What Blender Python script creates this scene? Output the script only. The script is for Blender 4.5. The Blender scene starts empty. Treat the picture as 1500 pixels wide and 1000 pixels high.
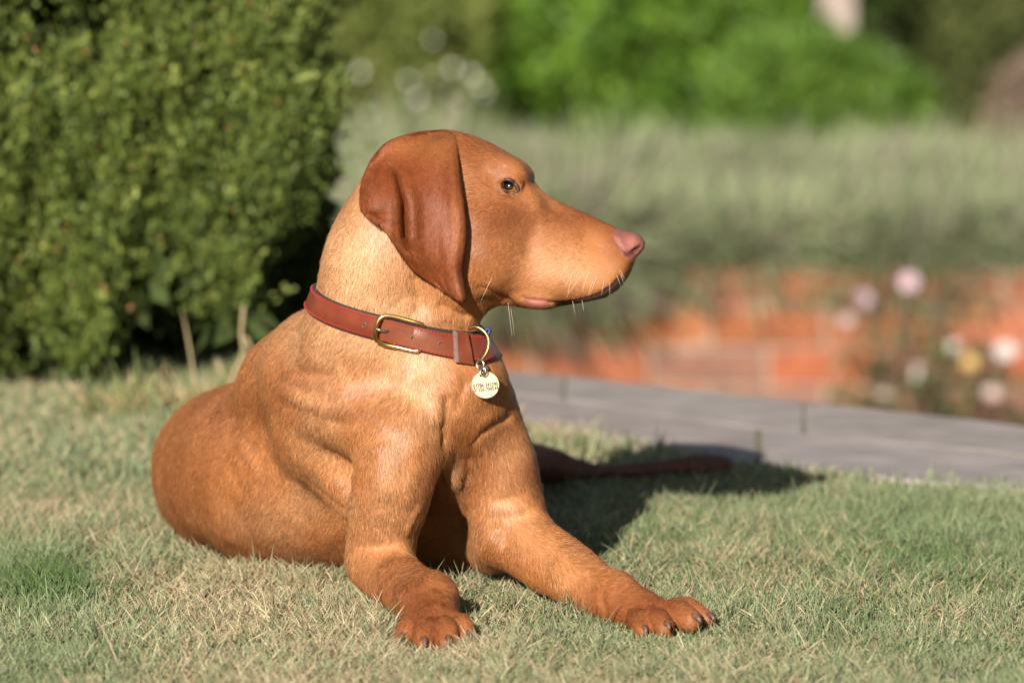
import bpy, math, random
import numpy as np
from mathutils import Vector

# ------------------------------------------------------------------ camera, sky, sun, exposure
SC = bpy.context.scene
COL = SC.collection
rng = np.random.default_rng(7)
random.seed(7)
R_ = math.radians
CAM = np.array([0.0, -4.9, 0.787]); PITCH = R_(6.48); FPX = 200 / 36 * 1500
FW = np.array([0, math.cos(PITCH), -math.sin(PITCH)])
UP = np.array([0, math.sin(PITCH), math.cos(PITCH)])
RT = np.array([1.0, 0, 0])
D0 = 4.9 / math.cos(PITCH)
S = D0 / FPX                                   # metres per photo pixel at the dog's head

cam_d = bpy.data.cameras.new('camera'); cam = bpy.data.objects.new('camera', cam_d); COL.objects.link(cam)
cam.location = CAM; cam.rotation_euler = (math.pi / 2 - PITCH, 0, 0)
cam_d.sensor_fit = 'HORIZONTAL'; cam_d.sensor_width = 36; cam_d.lens = 200
cam_d.clip_start = 0.1; cam_d.clip_end = 500
cam_d.dof.use_dof = True; cam_d.dof.focus_distance = D0 - 0.055; cam_d.dof.aperture_fstop = 5.3
SC.camera = cam

SUN_EL, SUN_AZ = R_(21.5), R_(15.0)            # light travels away from the camera and to the right
world = bpy.data.worlds.new('World'); SC.world = world; world.use_nodes = True
wn = world.node_tree.nodes; wl = world.node_tree.links
sky = wn.new('ShaderNodeTexSky'); sky.sky_type = 'NISHITA'; sky.sun_disc = False
sky.sun_elevation = SUN_EL; sky.sun_rotation = math.pi + SUN_AZ
bg = wn['Background']; bg.inputs[1].default_value = 0.05
wl.new(sky.outputs[0], bg.inputs[0])
sun_d = bpy.data.lights.new('sun', 'SUN'); sun_d.energy = 5.0; sun_d.angle = R_(0.53); sun_d.color = (1.0, 0.935, 0.84)
sun = bpy.data.objects.new('sun', sun_d); COL.objects.link(sun)
LDIR = np.array([math.sin(SUN_AZ) * math.cos(SUN_EL), math.cos(SUN_AZ) * math.cos(SUN_EL), -math.sin(SUN_EL)])
sun.rotation_euler = Vector(LDIR).to_track_quat('-Z', 'Y').to_euler()
sun.location = (-1.5, -4, 3)
SC.view_settings.view_transform = 'Standard'; SC.view_settings.look = 'None'
SC.view_settings.exposure = 0.80; SC.view_settings.gamma = 1.0
SC.view_settings.use_curve_mapping = False
SC.render.engine = 'CYCLES'
SC.cycles.use_denoising = True
SC.cycles.max_bounces = 8; SC.cycles.transparent_max_bounces = 8

# ------------------------------------------------------------------ helpers
def Wp(px, py, y):
    """world point at depth y seen in the photograph at pixel px, py"""
    d = FW + RT * (px - 750) / FPX + UP * (500 - py) / FPX
    return CAM + d * ((y + 4.9) / d[1])
def Gp(px, py, z=0.0):
    """point of the level z seen at pixel px, py"""
    d = FW + RT * (px - 750) / FPX + UP * (500 - py) / FPX
    return CAM + d * ((z - CAM[2]) / d[2])
def sc(y): return (4.9 + y) / math.cos(PITCH) / FPX
def nrm(v):
    v = np.asarray(v, float); return v / (np.linalg.norm(v, axis=-1, keepdims=True) + 1e-12)

def tag(o, label=None, cat=None, group=None, kind=None):
    if label: o['label'] = label
    if cat: o['category'] = cat
    if group: o['group'] = group
    if kind: o['kind'] = kind
    return o
def empty(name, loc=(0, 0, 0), **k):
    o = bpy.data.objects.new(name, None); o.empty_display_size = 0.05; o.location = loc
    COL.objects.link(o); return tag(o, **k)
def link(name, me, mat=None, parent=None, loc=None, rot=None, **k):
    o = bpy.data.objects.new(name, me); COL.objects.link(o)
    if mat is not None and len(me.materials) == 0: me.materials.append(mat)
    if parent is not None: o.parent = parent
    if loc is not None: o.location = loc
    if rot is not None: o.rotation_euler = rot
    return tag(o, **k)

def mesh_np(name, V, F, smooth=True):
    """V (n,3), F (m,k) all polygons with the same corner count, or a list of such arrays"""
    me = bpy.data.meshes.new(name)
    V = np.ascontiguousarray(V, dtype=np.float32)
    Fs = F if isinstance(F, list) else [F]
    me.vertices.add(len(V)); me.vertices.foreach_set('co', V.ravel())
    idx = np.concatenate([f.ravel() for f in Fs]).astype(np.int32)
    tot = np.concatenate([np.full(len(f), f.shape[1], np.int32) for f in Fs])
    me.loops.add(len(idx)); me.loops.foreach_set('vertex_index', idx)
    me.polygons.add(len(tot))
    st = np.concatenate([[0], np.cumsum(tot)[:-1]]).astype(np.int32)
    me.polygons.foreach_set('loop_start', st)
    try: me.polygons.foreach_set('loop_total', tot)
    except Exception: pass
    me.polygons.foreach_set('use_smooth', np.full(len(tot), smooth, dtype=bool))
    me.update(calc_edges=True)
    return me
def attr(me, name, dom, typ, data):
    a = me.attributes.new(name, typ, dom)
    key = {'FLOAT': 'value', 'FLOAT_COLOR': 'color', 'FLOAT_VECTOR': 'vector'}[typ]
    a.data.foreach_set(key, np.ascontiguousarray(data, dtype=np.float32).ravel())
def rgba(c):
    c = np.atleast_2d(np.asarray(c, np.float32)); return np.concatenate([c, np.ones((len(c), 1), np.float32)], 1)

class MB:
    """collects simple shapes into one mesh"""
    def __init__(s): s.v = []; s.f = {}; s.n = 0
    def add(s, V, F):
        V = np.asarray(V, float); F = np.asarray(F, int)
        s.v.append(V); s.f.setdefault(F.shape[1], []).append(F + s.n); s.n += len(V); return s
    def tube(s, P, rad, n=10, closed=False, caps=True):
        P = np.asarray(P, float); m = len(P); rad = np.broadcast_to(np.asarray(rad, float), (m,))
        T = np.roll(P, -1, 0) - np.roll(P, 1, 0)
        if not closed: T[0] = P[1] - P[0]; T[-1] = P[-1] - P[-2]
        T = nrm(T); a = np.array([0.31, 0.22, 0.92]); ref = nrm(np.cross(T[0], a))
        N = np.zeros((m, 3)); N[0] = ref
        for i in range(1, m):
            q = N[i - 1] - T[i] * np.dot(N[i - 1], T[i]); N[i] = q / (np.linalg.norm(q) + 1e-12)
        B = np.cross(T, N); an = np.arange(n) * 2 * math.pi / n
        V = P[:, None] + rad[:, None, None] * (np.cos(an)[None, :, None] * N[:, None] + np.sin(an)[None, :, None] * B[:, None])
        i = np.arange(m if closed else m - 1); j = np.arange(n)
        I, J = np.meshgrid(i, j, indexing='ij'); I2 = (I + 1) % m; J2 = (J + 1) % n
        F = np.stack([I * n + J, I * n + J2, I2 * n + J2, I2 * n + J], -1).reshape(-1, 4)
        s.add(V.reshape(-1, 3), F)
        if caps and not closed:
            for k, (c, rv) in enumerate(((P[0], 0), (P[-1], (m - 1) * n))):
                base = s.n; s.v.append(c[None]); s.n += 1; off = base - m * n - k
                j1 = off + rv + np.arange(n); j2 = off + rv + (np.arange(n) + 1) % n
                s.f.setdefault(3, []).append(np.stack([np.full(n, base), j1, j2] if k else [np.full(n, base), j2, j1], -1))
        return s
    def box(s, c, size, R=None, jit=0.0):
        h = np.asarray(size) / 2
        V = np.array([[x, y, z] for x in (-1, 1) for y in (-1, 1) for z in (-1, 1)], float) * h
        if jit: V = V + rng.uniform(-jit, jit, V.shape)
        if R is not None: V = V @ np.asarray(R).T
        return s.add(V + np.asarray(c), [[0, 1, 3, 2], [4, 6, 7, 5], [0, 4, 5, 1], [2, 3, 7, 6], [0, 2, 6, 4], [1, 5, 7, 3]])
    def ball(s, c, r, nu=12, nv=8, R=None):
        th = np.linspace(0, math.pi, nv + 1)[1:-1]; ph = np.arange(nu) * 2 * math.pi / nu
        T, Pp = np.meshgrid(th, ph, indexing='ij')
        V = np.stack([np.sin(T) * np.cos(Pp), np.sin(T) * np.sin(Pp), np.cos(T)], -1).reshape(-1, 3)
        V = np.concatenate([V, [[0, 0, 1], [0, 0, -1]]]) * np.asarray(r)
        if R is not None: V = V @ np.asarray(R).T
        I, J = np.meshgrid(np.arange(nv - 2), np.arange(nu), indexing='ij'); J2 = (J + 1) % nu
        F = np.stack([I * nu + J, (I + 1) * nu + J, (I + 1) * nu + J2, I * nu + J2], -1).reshape(-1, 4)
        n = (nv - 1) * nu; j = np.arange(nu); j2 = (j + 1) % nu
        base = s.n
        s.add(V + np.asarray(c), F)
        s.f.setdefault(3, []).append(np.stack([np.full(nu, n), j, j2], -1) + base)
        s.f.setdefault(3, []).append(np.stack([np.full(nu, n + 1), (nv - 2) * nu + j2, (nv - 2) * nu + j], -1) + base)
        return s
    def mesh(s, name, smooth=True):
        return mesh_np(name, np.concatenate(s.v), [np.concatenate(f) for f in s.f.values()], smooth)

def cr(A, m):
    """Catmull-Rom resampling of an array along its first axis"""
    n = len(A); t = np.linspace(0, n - 1, m); i = np.minimum(t.astype(int), n - 2); f = (t - i).reshape(-1, *([1] * (A.ndim - 1)))
    E = np.concatenate([[2 * A[0] - A[1]], A, [2 * A[-1] - A[-2]]]); a, b, c, d = E[i], E[i + 1], E[i + 2], E[i + 3]
    return 0.5 * (2 * b + (c - a) * f + (2 * a - 5 * b + 4 * c - d) * f ** 2 + (3 * b - a - 3 * c + d) * f ** 3)

# value noise on points, for irregular outlines and colour patches
_nt = rng.random((32, 32, 32)).astype(np.float32)
def noise3(P, freq):
    q = np.asarray(P, np.float32) * freq + 100.0
    i = np.floor(q).astype(int); f = q - i; f = f * f * (3 - 2 * f); i &= 31; j = (i + 1) & 31
    def g(a, b, c): return _nt[a, b, c]
    x0, y0, z0 = i[..., 0], i[..., 1], i[..., 2]; x1, y1, z1 = j[..., 0], j[..., 1], j[..., 2]
    fx, fy, fz = f[..., 0], f[..., 1], f[..., 2]
    a = g(x0, y0, z0) * (1 - fx) + g(x1, y0, z0) * fx; b = g(x0, y1, z0) * (1 - fx) + g(x1, y1, z0) * fx
    c = g(x0, y0, z1) * (1 - fx) + g(x1, y0, z1) * fx; d = g(x0, y1, z1) * (1 - fx) + g(x1, y1, z1) * fx
    return ((a * (1 - fy) + b * fy) * (1 - fz) + (c * (1 - fy) + d * fy) * fz) * 2 - 1
def fbm(P, freq, o=3):
    r = 0; a = 1.0
    for k in range(o): r = r + a * noise3(P + k * 3.7, freq * 2 ** k); a *= 0.5
    return r

# ------------------------------------------------------------------ materials
def new_mat(name):
    m = bpy.data.materials.new(name); m.use_nodes = True
    return m, m.node_tree.nodes, m.node_tree.links, m.node_tree.nodes['Principled BSDF']
def N(nodes, typ, **k):
    n = nodes.new(typ)
    for a, b in k.items(): setattr(n, a, b)
    return n
def mat_plain(name, col, rough=0.6, metal=0.0, noise=0.0, nscale=60, bump=0.0, bscale=300, spec=0.5, col2=None, dist=0.001):
    m, n, l, b = new_mat(name)
    b.inputs['Base Color'].default_value = (*col, 1); b.inputs['Roughness'].default_value = rough
    b.inputs['Metallic'].default_value = metal; b.inputs['Specular IOR Level'].default_value = spec
    tc = N(n, 'ShaderNodeTexCoord')
    if noise or col2:
        t = N(n, 'ShaderNodeTexNoise'); t.inputs['Scale'].default_value = nscale; t.inputs['Detail'].default_value = 6
        l.new(tc.outputs['Object'], t.inputs['Vector'])
        mx = N(n, 'ShaderNodeMix', data_type='RGBA')
        c2 = col2 or tuple(c * (1 - noise) for c in col)
        mx.inputs['A'].default_value = (*col, 1); mx.inputs['B'].default_value = (*c2, 1)
        rp = N(n, 'ShaderNodeMapRange'); rp.inputs[1].default_value = 0.35; rp.inputs[2].default_value = 0.65
        l.new(t.outputs[0], rp.inputs[0]); l.new(rp.outputs[0], mx.inputs['Factor']); l.new(mx.outputs['Result'], b.inputs['Base Color'])
    if bump:
        t2 = N(n, 'ShaderNodeTexNoise'); t2.inputs['Scale'].default_value = bscale; t2.inputs['Detail'].default_value = 5
        l.new(tc.outputs['Object'], t2.inputs['Vector'])
        bp = N(n, 'ShaderNodeBump'); bp.inputs['Strength'].default_value = bump; bp.inputs['Distance'].default_value = dist
        l.new(t2.outputs[0], bp.inputs['Height']); l.new(bp.outputs[0], b.inputs['Normal'])
    return m
def mat_attr(name, rough=0.6, transl=0.0, spec=0.3, nscale=0, namp=0.0, bump=0.0, bscale=400):
    """colour from the 'col' attribute of the mesh or of each curve, with fine grain; transl: part of the light passes through (leaves)"""
    m, n, l, b = new_mat(name)
    a = N(n, 'ShaderNodeAttribute'); a.attribute_name = 'col'
    src = a.outputs['Color']
    if namp:
        tc = N(n, 'ShaderNodeTexCoord'); t = N(n, 'ShaderNodeTexNoise'); t.inputs['Scale'].default_value = nscale; t.inputs['Detail'].default_value = 5
        l.new(tc.outputs['Object'], t.inputs['Vector'])
        mr = N(n, 'ShaderNodeMapRange'); mr.inputs[1].default_value = 0.3; mr.inputs[2].default_value = 0.7
        mr.inputs[3].default_value = 1 - namp; mr.inputs[4].default_value = 1 + namp; l.new(t.outputs[0], mr.inputs[0])
        vm = N(n, 'ShaderNodeVectorMath', operation='SCALE'); l.new(src, vm.inputs[0]); l.new(mr.outputs[0], vm.inputs['Scale'])
        src = vm.outputs[0]
    l.new(src, b.inputs['Base Color'])
    b.inputs['Roughness'].default_value = rough; b.inputs['Specular IOR Level'].default_value = spec
    if bump:
        tc2 = N(n, 'ShaderNodeTexCoord'); t2 = N(n, 'ShaderNodeTexNoise'); t2.inputs['Scale'].default_value = bscale; t2.inputs['Detail'].default_value = 4
        l.new(tc2.outputs['Object'], t2.inputs['Vector'])
        bp = N(n, 'ShaderNodeBump'); bp.inputs['Strength'].default_value = bump; bp.inputs['Distance'].default_value = 0.001
        l.new(t2.outputs[0], bp.inputs['Height']); l.new(bp.outputs[0], b.inputs['Normal'])
    if transl:
        tr = N(n, 'ShaderNodeBsdfTranslucent'); l.new(src, tr.inputs[0])
        mx = N(n, 'ShaderNodeMixShader'); mx.inputs[0].default_value = transl
        l.new(b.outputs[0], mx.inputs[1]); l.new(tr.outputs[0], mx.inputs[2]); l.new(mx.outputs[0], n['Material Output'].inputs[0])
    return m

def curves_obj(name, P, rad, mat, parent=None, col=None, nor=None, **k):
    """P (n, m, 3) strands as real hair curves"""
    n, m = P.shape[:2]
    hc = bpy.data.hair_curves.new(name); hc.add_curves([m] * n)
    hc.position_data.foreach_set('vector', np.ascontiguousarray(P, np.float32).ravel())
    r = hc.attributes.get('radius') or hc.attributes.new('radius', 'FLOAT', 'POINT')
    r.data.foreach_set('value', np.ascontiguousarray(np.broadcast_to(rad, (n, m)), np.float32).ravel())
    if col is not None: attr(hc, 'col', 'CURVE', 'FLOAT_COLOR', rgba(col))
    if nor is not None: attr(hc, 'nrm', 'CURVE', 'FLOAT_VECTOR', nor)
    hc.materials.append(mat)
    o = bpy.data.objects.new(name, hc); COL.objects.link(o)
    if parent is not None: o.parent = parent
    return tag(o, **k)
# ------------------------------------------------------------------ ground, lawn, path
LOW, BED = -0.95, -0.36                                # levels of the lower garden and of the bed behind the far wall
m_soil = mat_plain('lawn_soil', (0.16, 0.13, 0.065), 0.95, col2=(0.09, 0.085, 0.035), nscale=30, bump=0.8, bscale=120, dist=0.01)
m_low = mat_plain('lower_lawn', (0.075, 0.105, 0.032), 0.95, col2=(0.13, 0.13, 0.055), nscale=2.5, bump=0.8, bscale=30, dist=0.03)
PZ = 0.006                                             # path level above the soil of the lawn
def edge_line(A, left, r, dn):
    E = np.array([Gp(x, y + dn, PZ) for x, y in A])[:, :2]
    return cr(np.concatenate([[E[0] + r], E] + ([E[-1] + np.array(left)] if left else [])), 90)
ED0 = edge_line([(1900, 735), (1500, 703), (1350, 692), (1200, 680), (1100, 668), (1000, 650), (870, 620), (760, 604), (715, 590), (670, 560)], [], (1.6, -.60), 10)
ED1 = edge_line([(1900, 662), (1500, 622), (1350, 606), (1200, 590), (1100, 580), (1000, 570), (870, 554), (760, 543), (715, 540), (650, 535)], [], (1.9, -.60), 0)
TAIL = np.array([Gp(560, 528, PZ)[:2], [-.5, 2.06], [-2.4, 2.5]])      # terrace edge beyond the end of the path, behind the hedge
link('ground', mesh_np('ground', [[-200, -60, LOW], [200, -60, LOW], [200, 300, LOW], [-200, 300, LOW]], np.array([[0, 1, 2, 3]])), m_low, kind='structure')
# lawn: columns from the far edge towards the camera
ec = np.concatenate([[[6, ED0[0, 1]]], ED0, [ED1[-1] - [.004, 0]], TAIL, [[-6, TAIL[-1, 1]]]]); tt = np.linspace(0, 1, 60) ** 1.3
LV = np.stack([np.repeat(ec[:, :1], 60, 1), ec[:, 1:] * (1 - tt) + (-9) * tt], -1)
lz = 0.005 * fbm(np.concatenate([LV, 0 * LV[..., :1]], -1), 2.2, 2) * np.clip(tt * 6, 0, 1)
LV3 = np.concatenate([LV, lz[..., None] - 0.004], -1); m_, n_ = LV.shape[:2]
I, J = np.meshgrid(np.arange(m_ - 1), np.arange(n_ - 1), indexing='ij'); k = I * n_ + J
link('lawn', mesh_np('lawn', LV3.reshape(-1, 3), np.stack([k, k + 1, k + n_ + 1, k + n_], -1).reshape(-1, 4)[:, ::-1]), m_soil, kind='structure')
# path bed and terrace face below it
m_joint = mat_plain('sandy_joint', (0.20, 0.165, 0.10), 0.95, col2=(0.14, 0.13, 0.07), nscale=9, bump=0.7, bscale=150, dist=0.004)
n_ = len(ED0); P = np.concatenate([np.c_[ED0, np.full(n_, PZ - .0012)], np.c_[ED1, np.full(n_, PZ - .0012)]]); k = np.arange(n_ - 1)
path = link('path', mesh_np('path', P, np.stack([k, k + 1, k + n_ + 1, k + n_], -1)), m_joint, kind='structure')
m_ret = mat_plain('terrace_face', (0.30, 0.13, 0.08), 0.9, noise=0.3, nscale=12, bump=0.5, bscale=60, dist=0.01)
TE = np.concatenate([ED1, TAIL, [[-6, TAIL[-1, 1]]]]); n_ = len(TE); k = np.arange(n_ - 1)
P = np.concatenate([np.c_[TE, np.full(n_, PZ - .004)], np.c_[TE, np.full(n_, LOW)]])
link('terrace_wall', mesh_np('terrace_wall', P, np.stack([k, k + 1, k + n_ + 1, k + n_], -1)), m_ret, kind='structure')
m_flag = mat_attr('flagstone', rough=0.85, spec=0.25, nscale=14, namp=0.20, bump=0.5, bscale=90)
sl = np.concatenate([[0], np.cumsum(np.linalg.norm(np.diff(ED0, axis=0), axis=1))])
n_ = len(ED0)
def on_path(s, t):
    f = np.interp(s, sl, np.arange(n_)); g = lambda E: np.array([np.interp(f, np.arange(n_), E[:, 0]), np.interp(f, np.arange(n_), E[:, 1])])
    a, b = g(ED0), g(ED1); return a * (1 - t) + b * t
for row, (t0, t1) in enumerate(((-0.01, 0.50), (0.505, 1.0))):
    s = 0.9 + 0.17 * row
    while s < sl[-1] - 0.12:
        w = random.uniform(.30, .52); q0, q1 = s + .0025, min(s + w - .0025, sl[-1] - .02); s += w
        ts = [(q0, t0), ((q0 + q1) / 2, t0), (q1, t0), (q1, (t0 + t1) / 2), (q1, t1), ((q0 + q1) / 2, t1), (q0, t1), (q0, (t0 + t1) / 2)]
        C = np.array([on_path(a, b) for a, b in ts]) + rng.uniform(-.0015, .0015, (8, 2)); ctr = C.mean(0); h = PZ + random.uniform(-.0004, .0006)
        Vb = np.concatenate([np.c_[C, np.full(8, -.03)], np.c_[C, np.full(8, h - .001)], np.c_[ctr + (C - ctr) * .985, np.full(8, h)]]) ; j = np.arange(8); j2 = (j + 1) % 8
        Fq = np.concatenate([np.stack([a * 8 + j, a * 8 + j2, (a + 1) * 8 + j2, (a + 1) * 8 + j], -1) for a in (0, 1)])
        me = mesh_np('flagstone', Vb, [Fq, (16 + j)[None]], smooth=False)
        c = np.array([.295, .250, .235]) * random.uniform(.88, 1.12) * np.array([1, random.uniform(.97, 1.03), random.uniform(.94, 1.06)])
        attr(me, 'col', 'POINT', 'FLOAT_COLOR', rgba(np.tile(c, (24, 1)))); link('flagstone', me, m_flag, path)
# worn pale edging stones along the lawn
m_kerb = mat_plain('pale_edging', (0.42, 0.37, 0.29), 0.9, noise=0.25, nscale=40, bump=0.5, bscale=120, dist=0.004)
s_a = sl[np.argmin(np.hypot(*(ED0 - Gp(1000, 662, PZ)[:2]).T))]
for s in (s_a, s_a + .24, s_a + .48):
    a, b = on_path(s, -.035), on_path(s + .225, -.035); d = b - a; L = np.linalg.norm(d); d /= L
    Rm = np.array([[d[0], -d[1], 0], [d[1], d[0], 0], [0, 0, 1]])
    link('edging_stone', MB().box((*((a + b) / 2), PZ - .026), (L, .03, .05 + random.uniform(-.004, .004)), Rm, .003).mesh('edging_stone', False), m_kerb, path)

# ------------------------------------------------------------------ far brick wall and the bed it holds
m_mort = mat_plain('mortar', (0.36, 0.27, 0.20), 0.95, noise=0.3, nscale=30, bump=0.5, bscale=100, dist=0.004)
m_brick = mat_attr('old_brick', rough=0.9, spec=0.15, nscale=35, namp=0.22, bump=0.6, bscale=120)
WY = 5.9; WX0, WX1 = -1.3, 4.4; WTOP = -0.30
wall = empty('brick_wall', (0.8, WY, LOW), label='low orange red brick garden wall under the overhanging lavender', cat='brick wall'); WI = np.array([-.8, -WY, -LOW])
link('mortar', MB().box(((WX0 + WX1) / 2, WY + .06, (LOW + WTOP) / 2), (WX1 - WX0, .10, WTOP - LOW - .01)).mesh('mortar', False), m_mort, wall, loc=WI)
bm_ = []
for i in range(14):
    me = MB().box((0, 0, 0), (.213, .10, .064), jit=.0025).mesh('brick', False)
    c = np.array([.33, .110, .058]) * random.uniform(.75, 1.15) * np.array([1, random.uniform(.9, 1.1), random.uniform(.85, 1.15)])
    if i in (3, 9): c = np.array([.20, .10, .07])
    attr(me, 'col', 'POINT', 'FLOAT_COLOR', rgba(np.tile(c, (8, 1)))); me.materials.append(m_brick); bm_.append(me)
for r in range(8):
    z = WTOP - .0375 - .075 * r; x = WX0 + .11 - (.1125 if r % 2 else 0)
    while x < WX1 + .05:
        link('brick', random.choice(bm_), None, wall, loc=WI + np.array([x, WY + .05 + random.uniform(-.003, .003), z])); x += .2235
m_bed = mat_plain('bed_soil', (0.07, 0.055, 0.035), 0.95, noise=0.4, nscale=5, bump=0.8, bscale=40, dist=0.02)
link('raised_bed', mesh_np('raised_bed', [[-9, WY + .11, BED], [9, WY + .11, BED], [9, 60, BED], [-9, 60, BED], [-9, WY + .11, LOW], [9, WY + .11, LOW]], np.array([[0, 1, 2, 3], [4, 5, 1, 0]])), m_bed, kind='structure')

# ------------------------------------------------------------------ plants
def leaf_mesh(name, P, D, U, L, Wd, col, mat, parent, loc, kind='stuff', fold=0.25):
    """many small leaves: P roots, D directions, U faces, L lengths, Wd widths"""
    n = len(P); D = nrm(D); Sd = nrm(np.cross(D, U)); Nn = np.cross(Sd, D); L = np.broadcast_to(L, (n,))[:, None]; Wd = np.broadcast_to(Wd, (n,))[:, None]
    mid = P + D * L * .5 + Nn * L * fold * .25
    V_ = np.stack([P, mid + Sd * Wd / 2, P + D * L - Nn * L * fold * .2, mid - Sd * Wd / 2], 1).reshape(-1, 3)
    F_ = np.arange(4 * n).reshape(n, 4)
    me = mesh_np(name, V_, F_, smooth=False); attr(me, 'col', 'FACE', 'FLOAT_COLOR', rgba(col))
    return link(name, me, mat, parent, loc=loc, kind=kind)
def rdir(n): return nrm(rng.normal(size=(n, 3)))
m_leaf = mat_attr('leaves', rough=0.5, transl=0.25, spec=0.35)
m_leaf_dull = mat_attr('dull_leaves', rough=0.75, transl=0.2, spec=0.15)
m_bark = mat_plain('bark', (0.13, 0.09, 0.055), 0.9, noise=0.4, nscale=30, bump=0.8, bscale=80, dist=0.005)
m_twig = mat_plain('dry_twig', (0.36, 0.27, 0.15), 0.85, noise=0.3, nscale=60)
def branches(mb, base, n, h, spread, r, sub=3):
    for _ in range(n):
        a = rng.uniform(0, 2 * math.pi); t = np.linspace(0, 1, 6); hh = h * rng.uniform(.6, 1); sp = spread * rng.uniform(.3, 1)
        Q = base + np.stack([np.cos(a) * sp * t ** 1.2, np.sin(a) * sp * t ** 1.2, hh * t], 1) + rng.normal(0, .02 * h, (6, 3)) * t[:, None]
        mb.tube(Q, r * (1 - .8 * t), 6)
        for _ in range(sub):
            i = rng.integers(2, 5); q = Q[i]; d = nrm(Q[i + 1] - Q[i]) + rng.normal(0, .5, 3); d[2] = abs(d[2])
            mb.tube(q + d * np.linspace(0, 1, 4)[:, None] * h * .35, r * .4 * (1 - .7 * np.linspace(0, 1, 4)), 5)

# clipped evergreen hedge on the left
HX0, HX1, HY0, HY1, HTOP = -2.0, -0.212, 1.35, 1.95, 0.64
hedge = empty('evergreen_hedge', (-1.0, 1.7, 0), label='large dark green small leaved evergreen hedge on the lawn behind the dog', cat='hedge'); HI = np.array([1.0, -1.7, 0])
def hedge_surface(n):
    """points on the lumpy outside of the hedge with outward directions; the sides that can be seen get most"""
    a = rng.random(n); P = np.zeros((n, 3)); Nn = np.zeros((n, 3)); z = rng.uniform(.03, HTOP, n)
    fr = a < .62; sd = (a >= .62) & (a < .82); tp = (a >= .82) & (a < .92); bk = a >= .92
    x = np.where(rng.random(n) < .72, rng.uniform(-.85, HX1, n), rng.uniform(HX0, HX1, n))
    P[fr] = np.c_[x, np.full(n, HY0), z][fr]; Nn[fr] = [0, -1, 0]
    P[sd] = np.c_[np.full(n, HX1), rng.uniform(HY0, HY1, n), z][sd]; Nn[sd] = [1, 0, 0]
    P[tp] = np.c_[x, rng.uniform(HY0, HY1, n), np.full(n, HTOP)][tp]; Nn[tp] = [0, 0, 1]
    P[bk] = np.c_[x, np.full(n, HY1), z][bk]; Nn[bk] = [0, 1, 0]
    # rounded corner, belly at mid height, tucked in towards the ground
    cx = np.clip((P[:, 0] - (HX1 - .22)) / .22, 0, 1); cy = np.clip((HY0 + .22 - P[:, 1]) / .22, 0, 1)
    Nn = nrm(Nn + np.c_[cx * cy, -cx * cy, 0 * cx]); P[:, :2] -= (Nn[:, :2]) * (cx * cy * .07)[:, None]
    tuck = np.clip((.20 - P[:, 2]) / .20, 0, 1) ** 1.5; P -= Nn * (tuck * .055)[:, None] * [1, 1, 0]
    P[:, 0] -= np.clip((P[:, 0] + .55) / .3, 0, 1) * (.055 * np.clip((.22 - P[:, 2]) / .22, 0, 1) + .035 * np.clip((P[:, 2] - .38) / .2, 0, 1))
    lump = .075 * fbm(P * [1, 1, .8], 8, 2) + .055 * fbm(P + 4, 17, 1) - .02
    return P + Nn * lump[:, None], Nn
nS = 6200; SP, SN = hedge_surface(nS); kL = 24
SP = SP - SN * (rng.random(nS) ** 2 * .07)[:, None]
hole = ((SP[:, 0] + .40) / .055) ** 2 + ((SP[:, 2] - .03) / .075) ** 2 < 1
hole |= ((SP[:, 0] + .325) / .05) ** 2 + ((SP[:, 2] - .02) / .06) ** 2 < 1
gap = fbm(SP + 11, 15, 2) < rng.normal(-.42, .12, nS)                     # hollows between the shoots
SP, SN = SP[~(hole | gap)], SN[~(hole | gap)]; nS = len(SP)
SD = nrm(SN * rng.uniform(.25, .8, (nS, 1)) + [0, 0, .95] + rng.normal(0, .28, (nS, 3)))
t = rng.random((nS, kL, 1)); ln = rng.uniform(.035, .095, (nS, 1, 1))
LP = SP[:, None] + SD[:, None] * t * ln + rng.normal(0, .0065, (nS, kL, 3)) * (1.3 - t)
LD = SD[:, None] + rdir(nS * kL).reshape(nS, kL, 3) * .75
tone = np.clip(rng.normal(1, .22, (nS, 1, 1)), .5, 1.6); young = np.clip(rng.random((nS, 1, 1)) * 1.2 - .45, 0, 1) * t
hc_ = (np.array([.112, .155, .030]) * (1 - young) + np.array([.34, .37, .085]) * young) * tone * rng.uniform(.75, 1.3, (nS, kL, 1))
hc_ = hc_.reshape(-1, 3); dead = rng.random(len(hc_)) < .008; hc_[dead] = np.array([.30, .14, .05])
LU = rdir(nS * kL) + np.repeat(SN, kL, 0) * .6
leaf_mesh('foliage', LP.reshape(-1, 3), LD.reshape(-1, 3), LU, rng.uniform(.006, .0105, nS * kL), rng.uniform(.004, .006, nS * kL), hc_, m_leaf, hedge, HI)
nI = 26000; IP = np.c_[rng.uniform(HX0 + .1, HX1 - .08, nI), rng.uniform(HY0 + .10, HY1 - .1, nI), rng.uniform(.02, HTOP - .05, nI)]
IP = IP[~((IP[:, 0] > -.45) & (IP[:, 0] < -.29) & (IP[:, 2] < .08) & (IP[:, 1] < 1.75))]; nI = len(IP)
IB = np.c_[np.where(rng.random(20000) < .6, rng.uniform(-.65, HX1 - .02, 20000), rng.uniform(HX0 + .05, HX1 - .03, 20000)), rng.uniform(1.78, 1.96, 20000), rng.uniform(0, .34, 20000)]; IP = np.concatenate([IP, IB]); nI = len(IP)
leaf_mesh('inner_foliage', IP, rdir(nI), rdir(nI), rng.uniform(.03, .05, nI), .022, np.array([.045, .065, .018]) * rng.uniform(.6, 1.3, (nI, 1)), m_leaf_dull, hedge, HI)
for x in (-.46, -.72, -1.0, -1.5):
    mb = MB(); branches(mb, np.array([x, 1.75 + rng.uniform(-.1, .1), -.01]), 6, .45, .13, .012, 2); link('trunk', mb.mesh('trunk'), m_bark, hedge, loc=HI)
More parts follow.
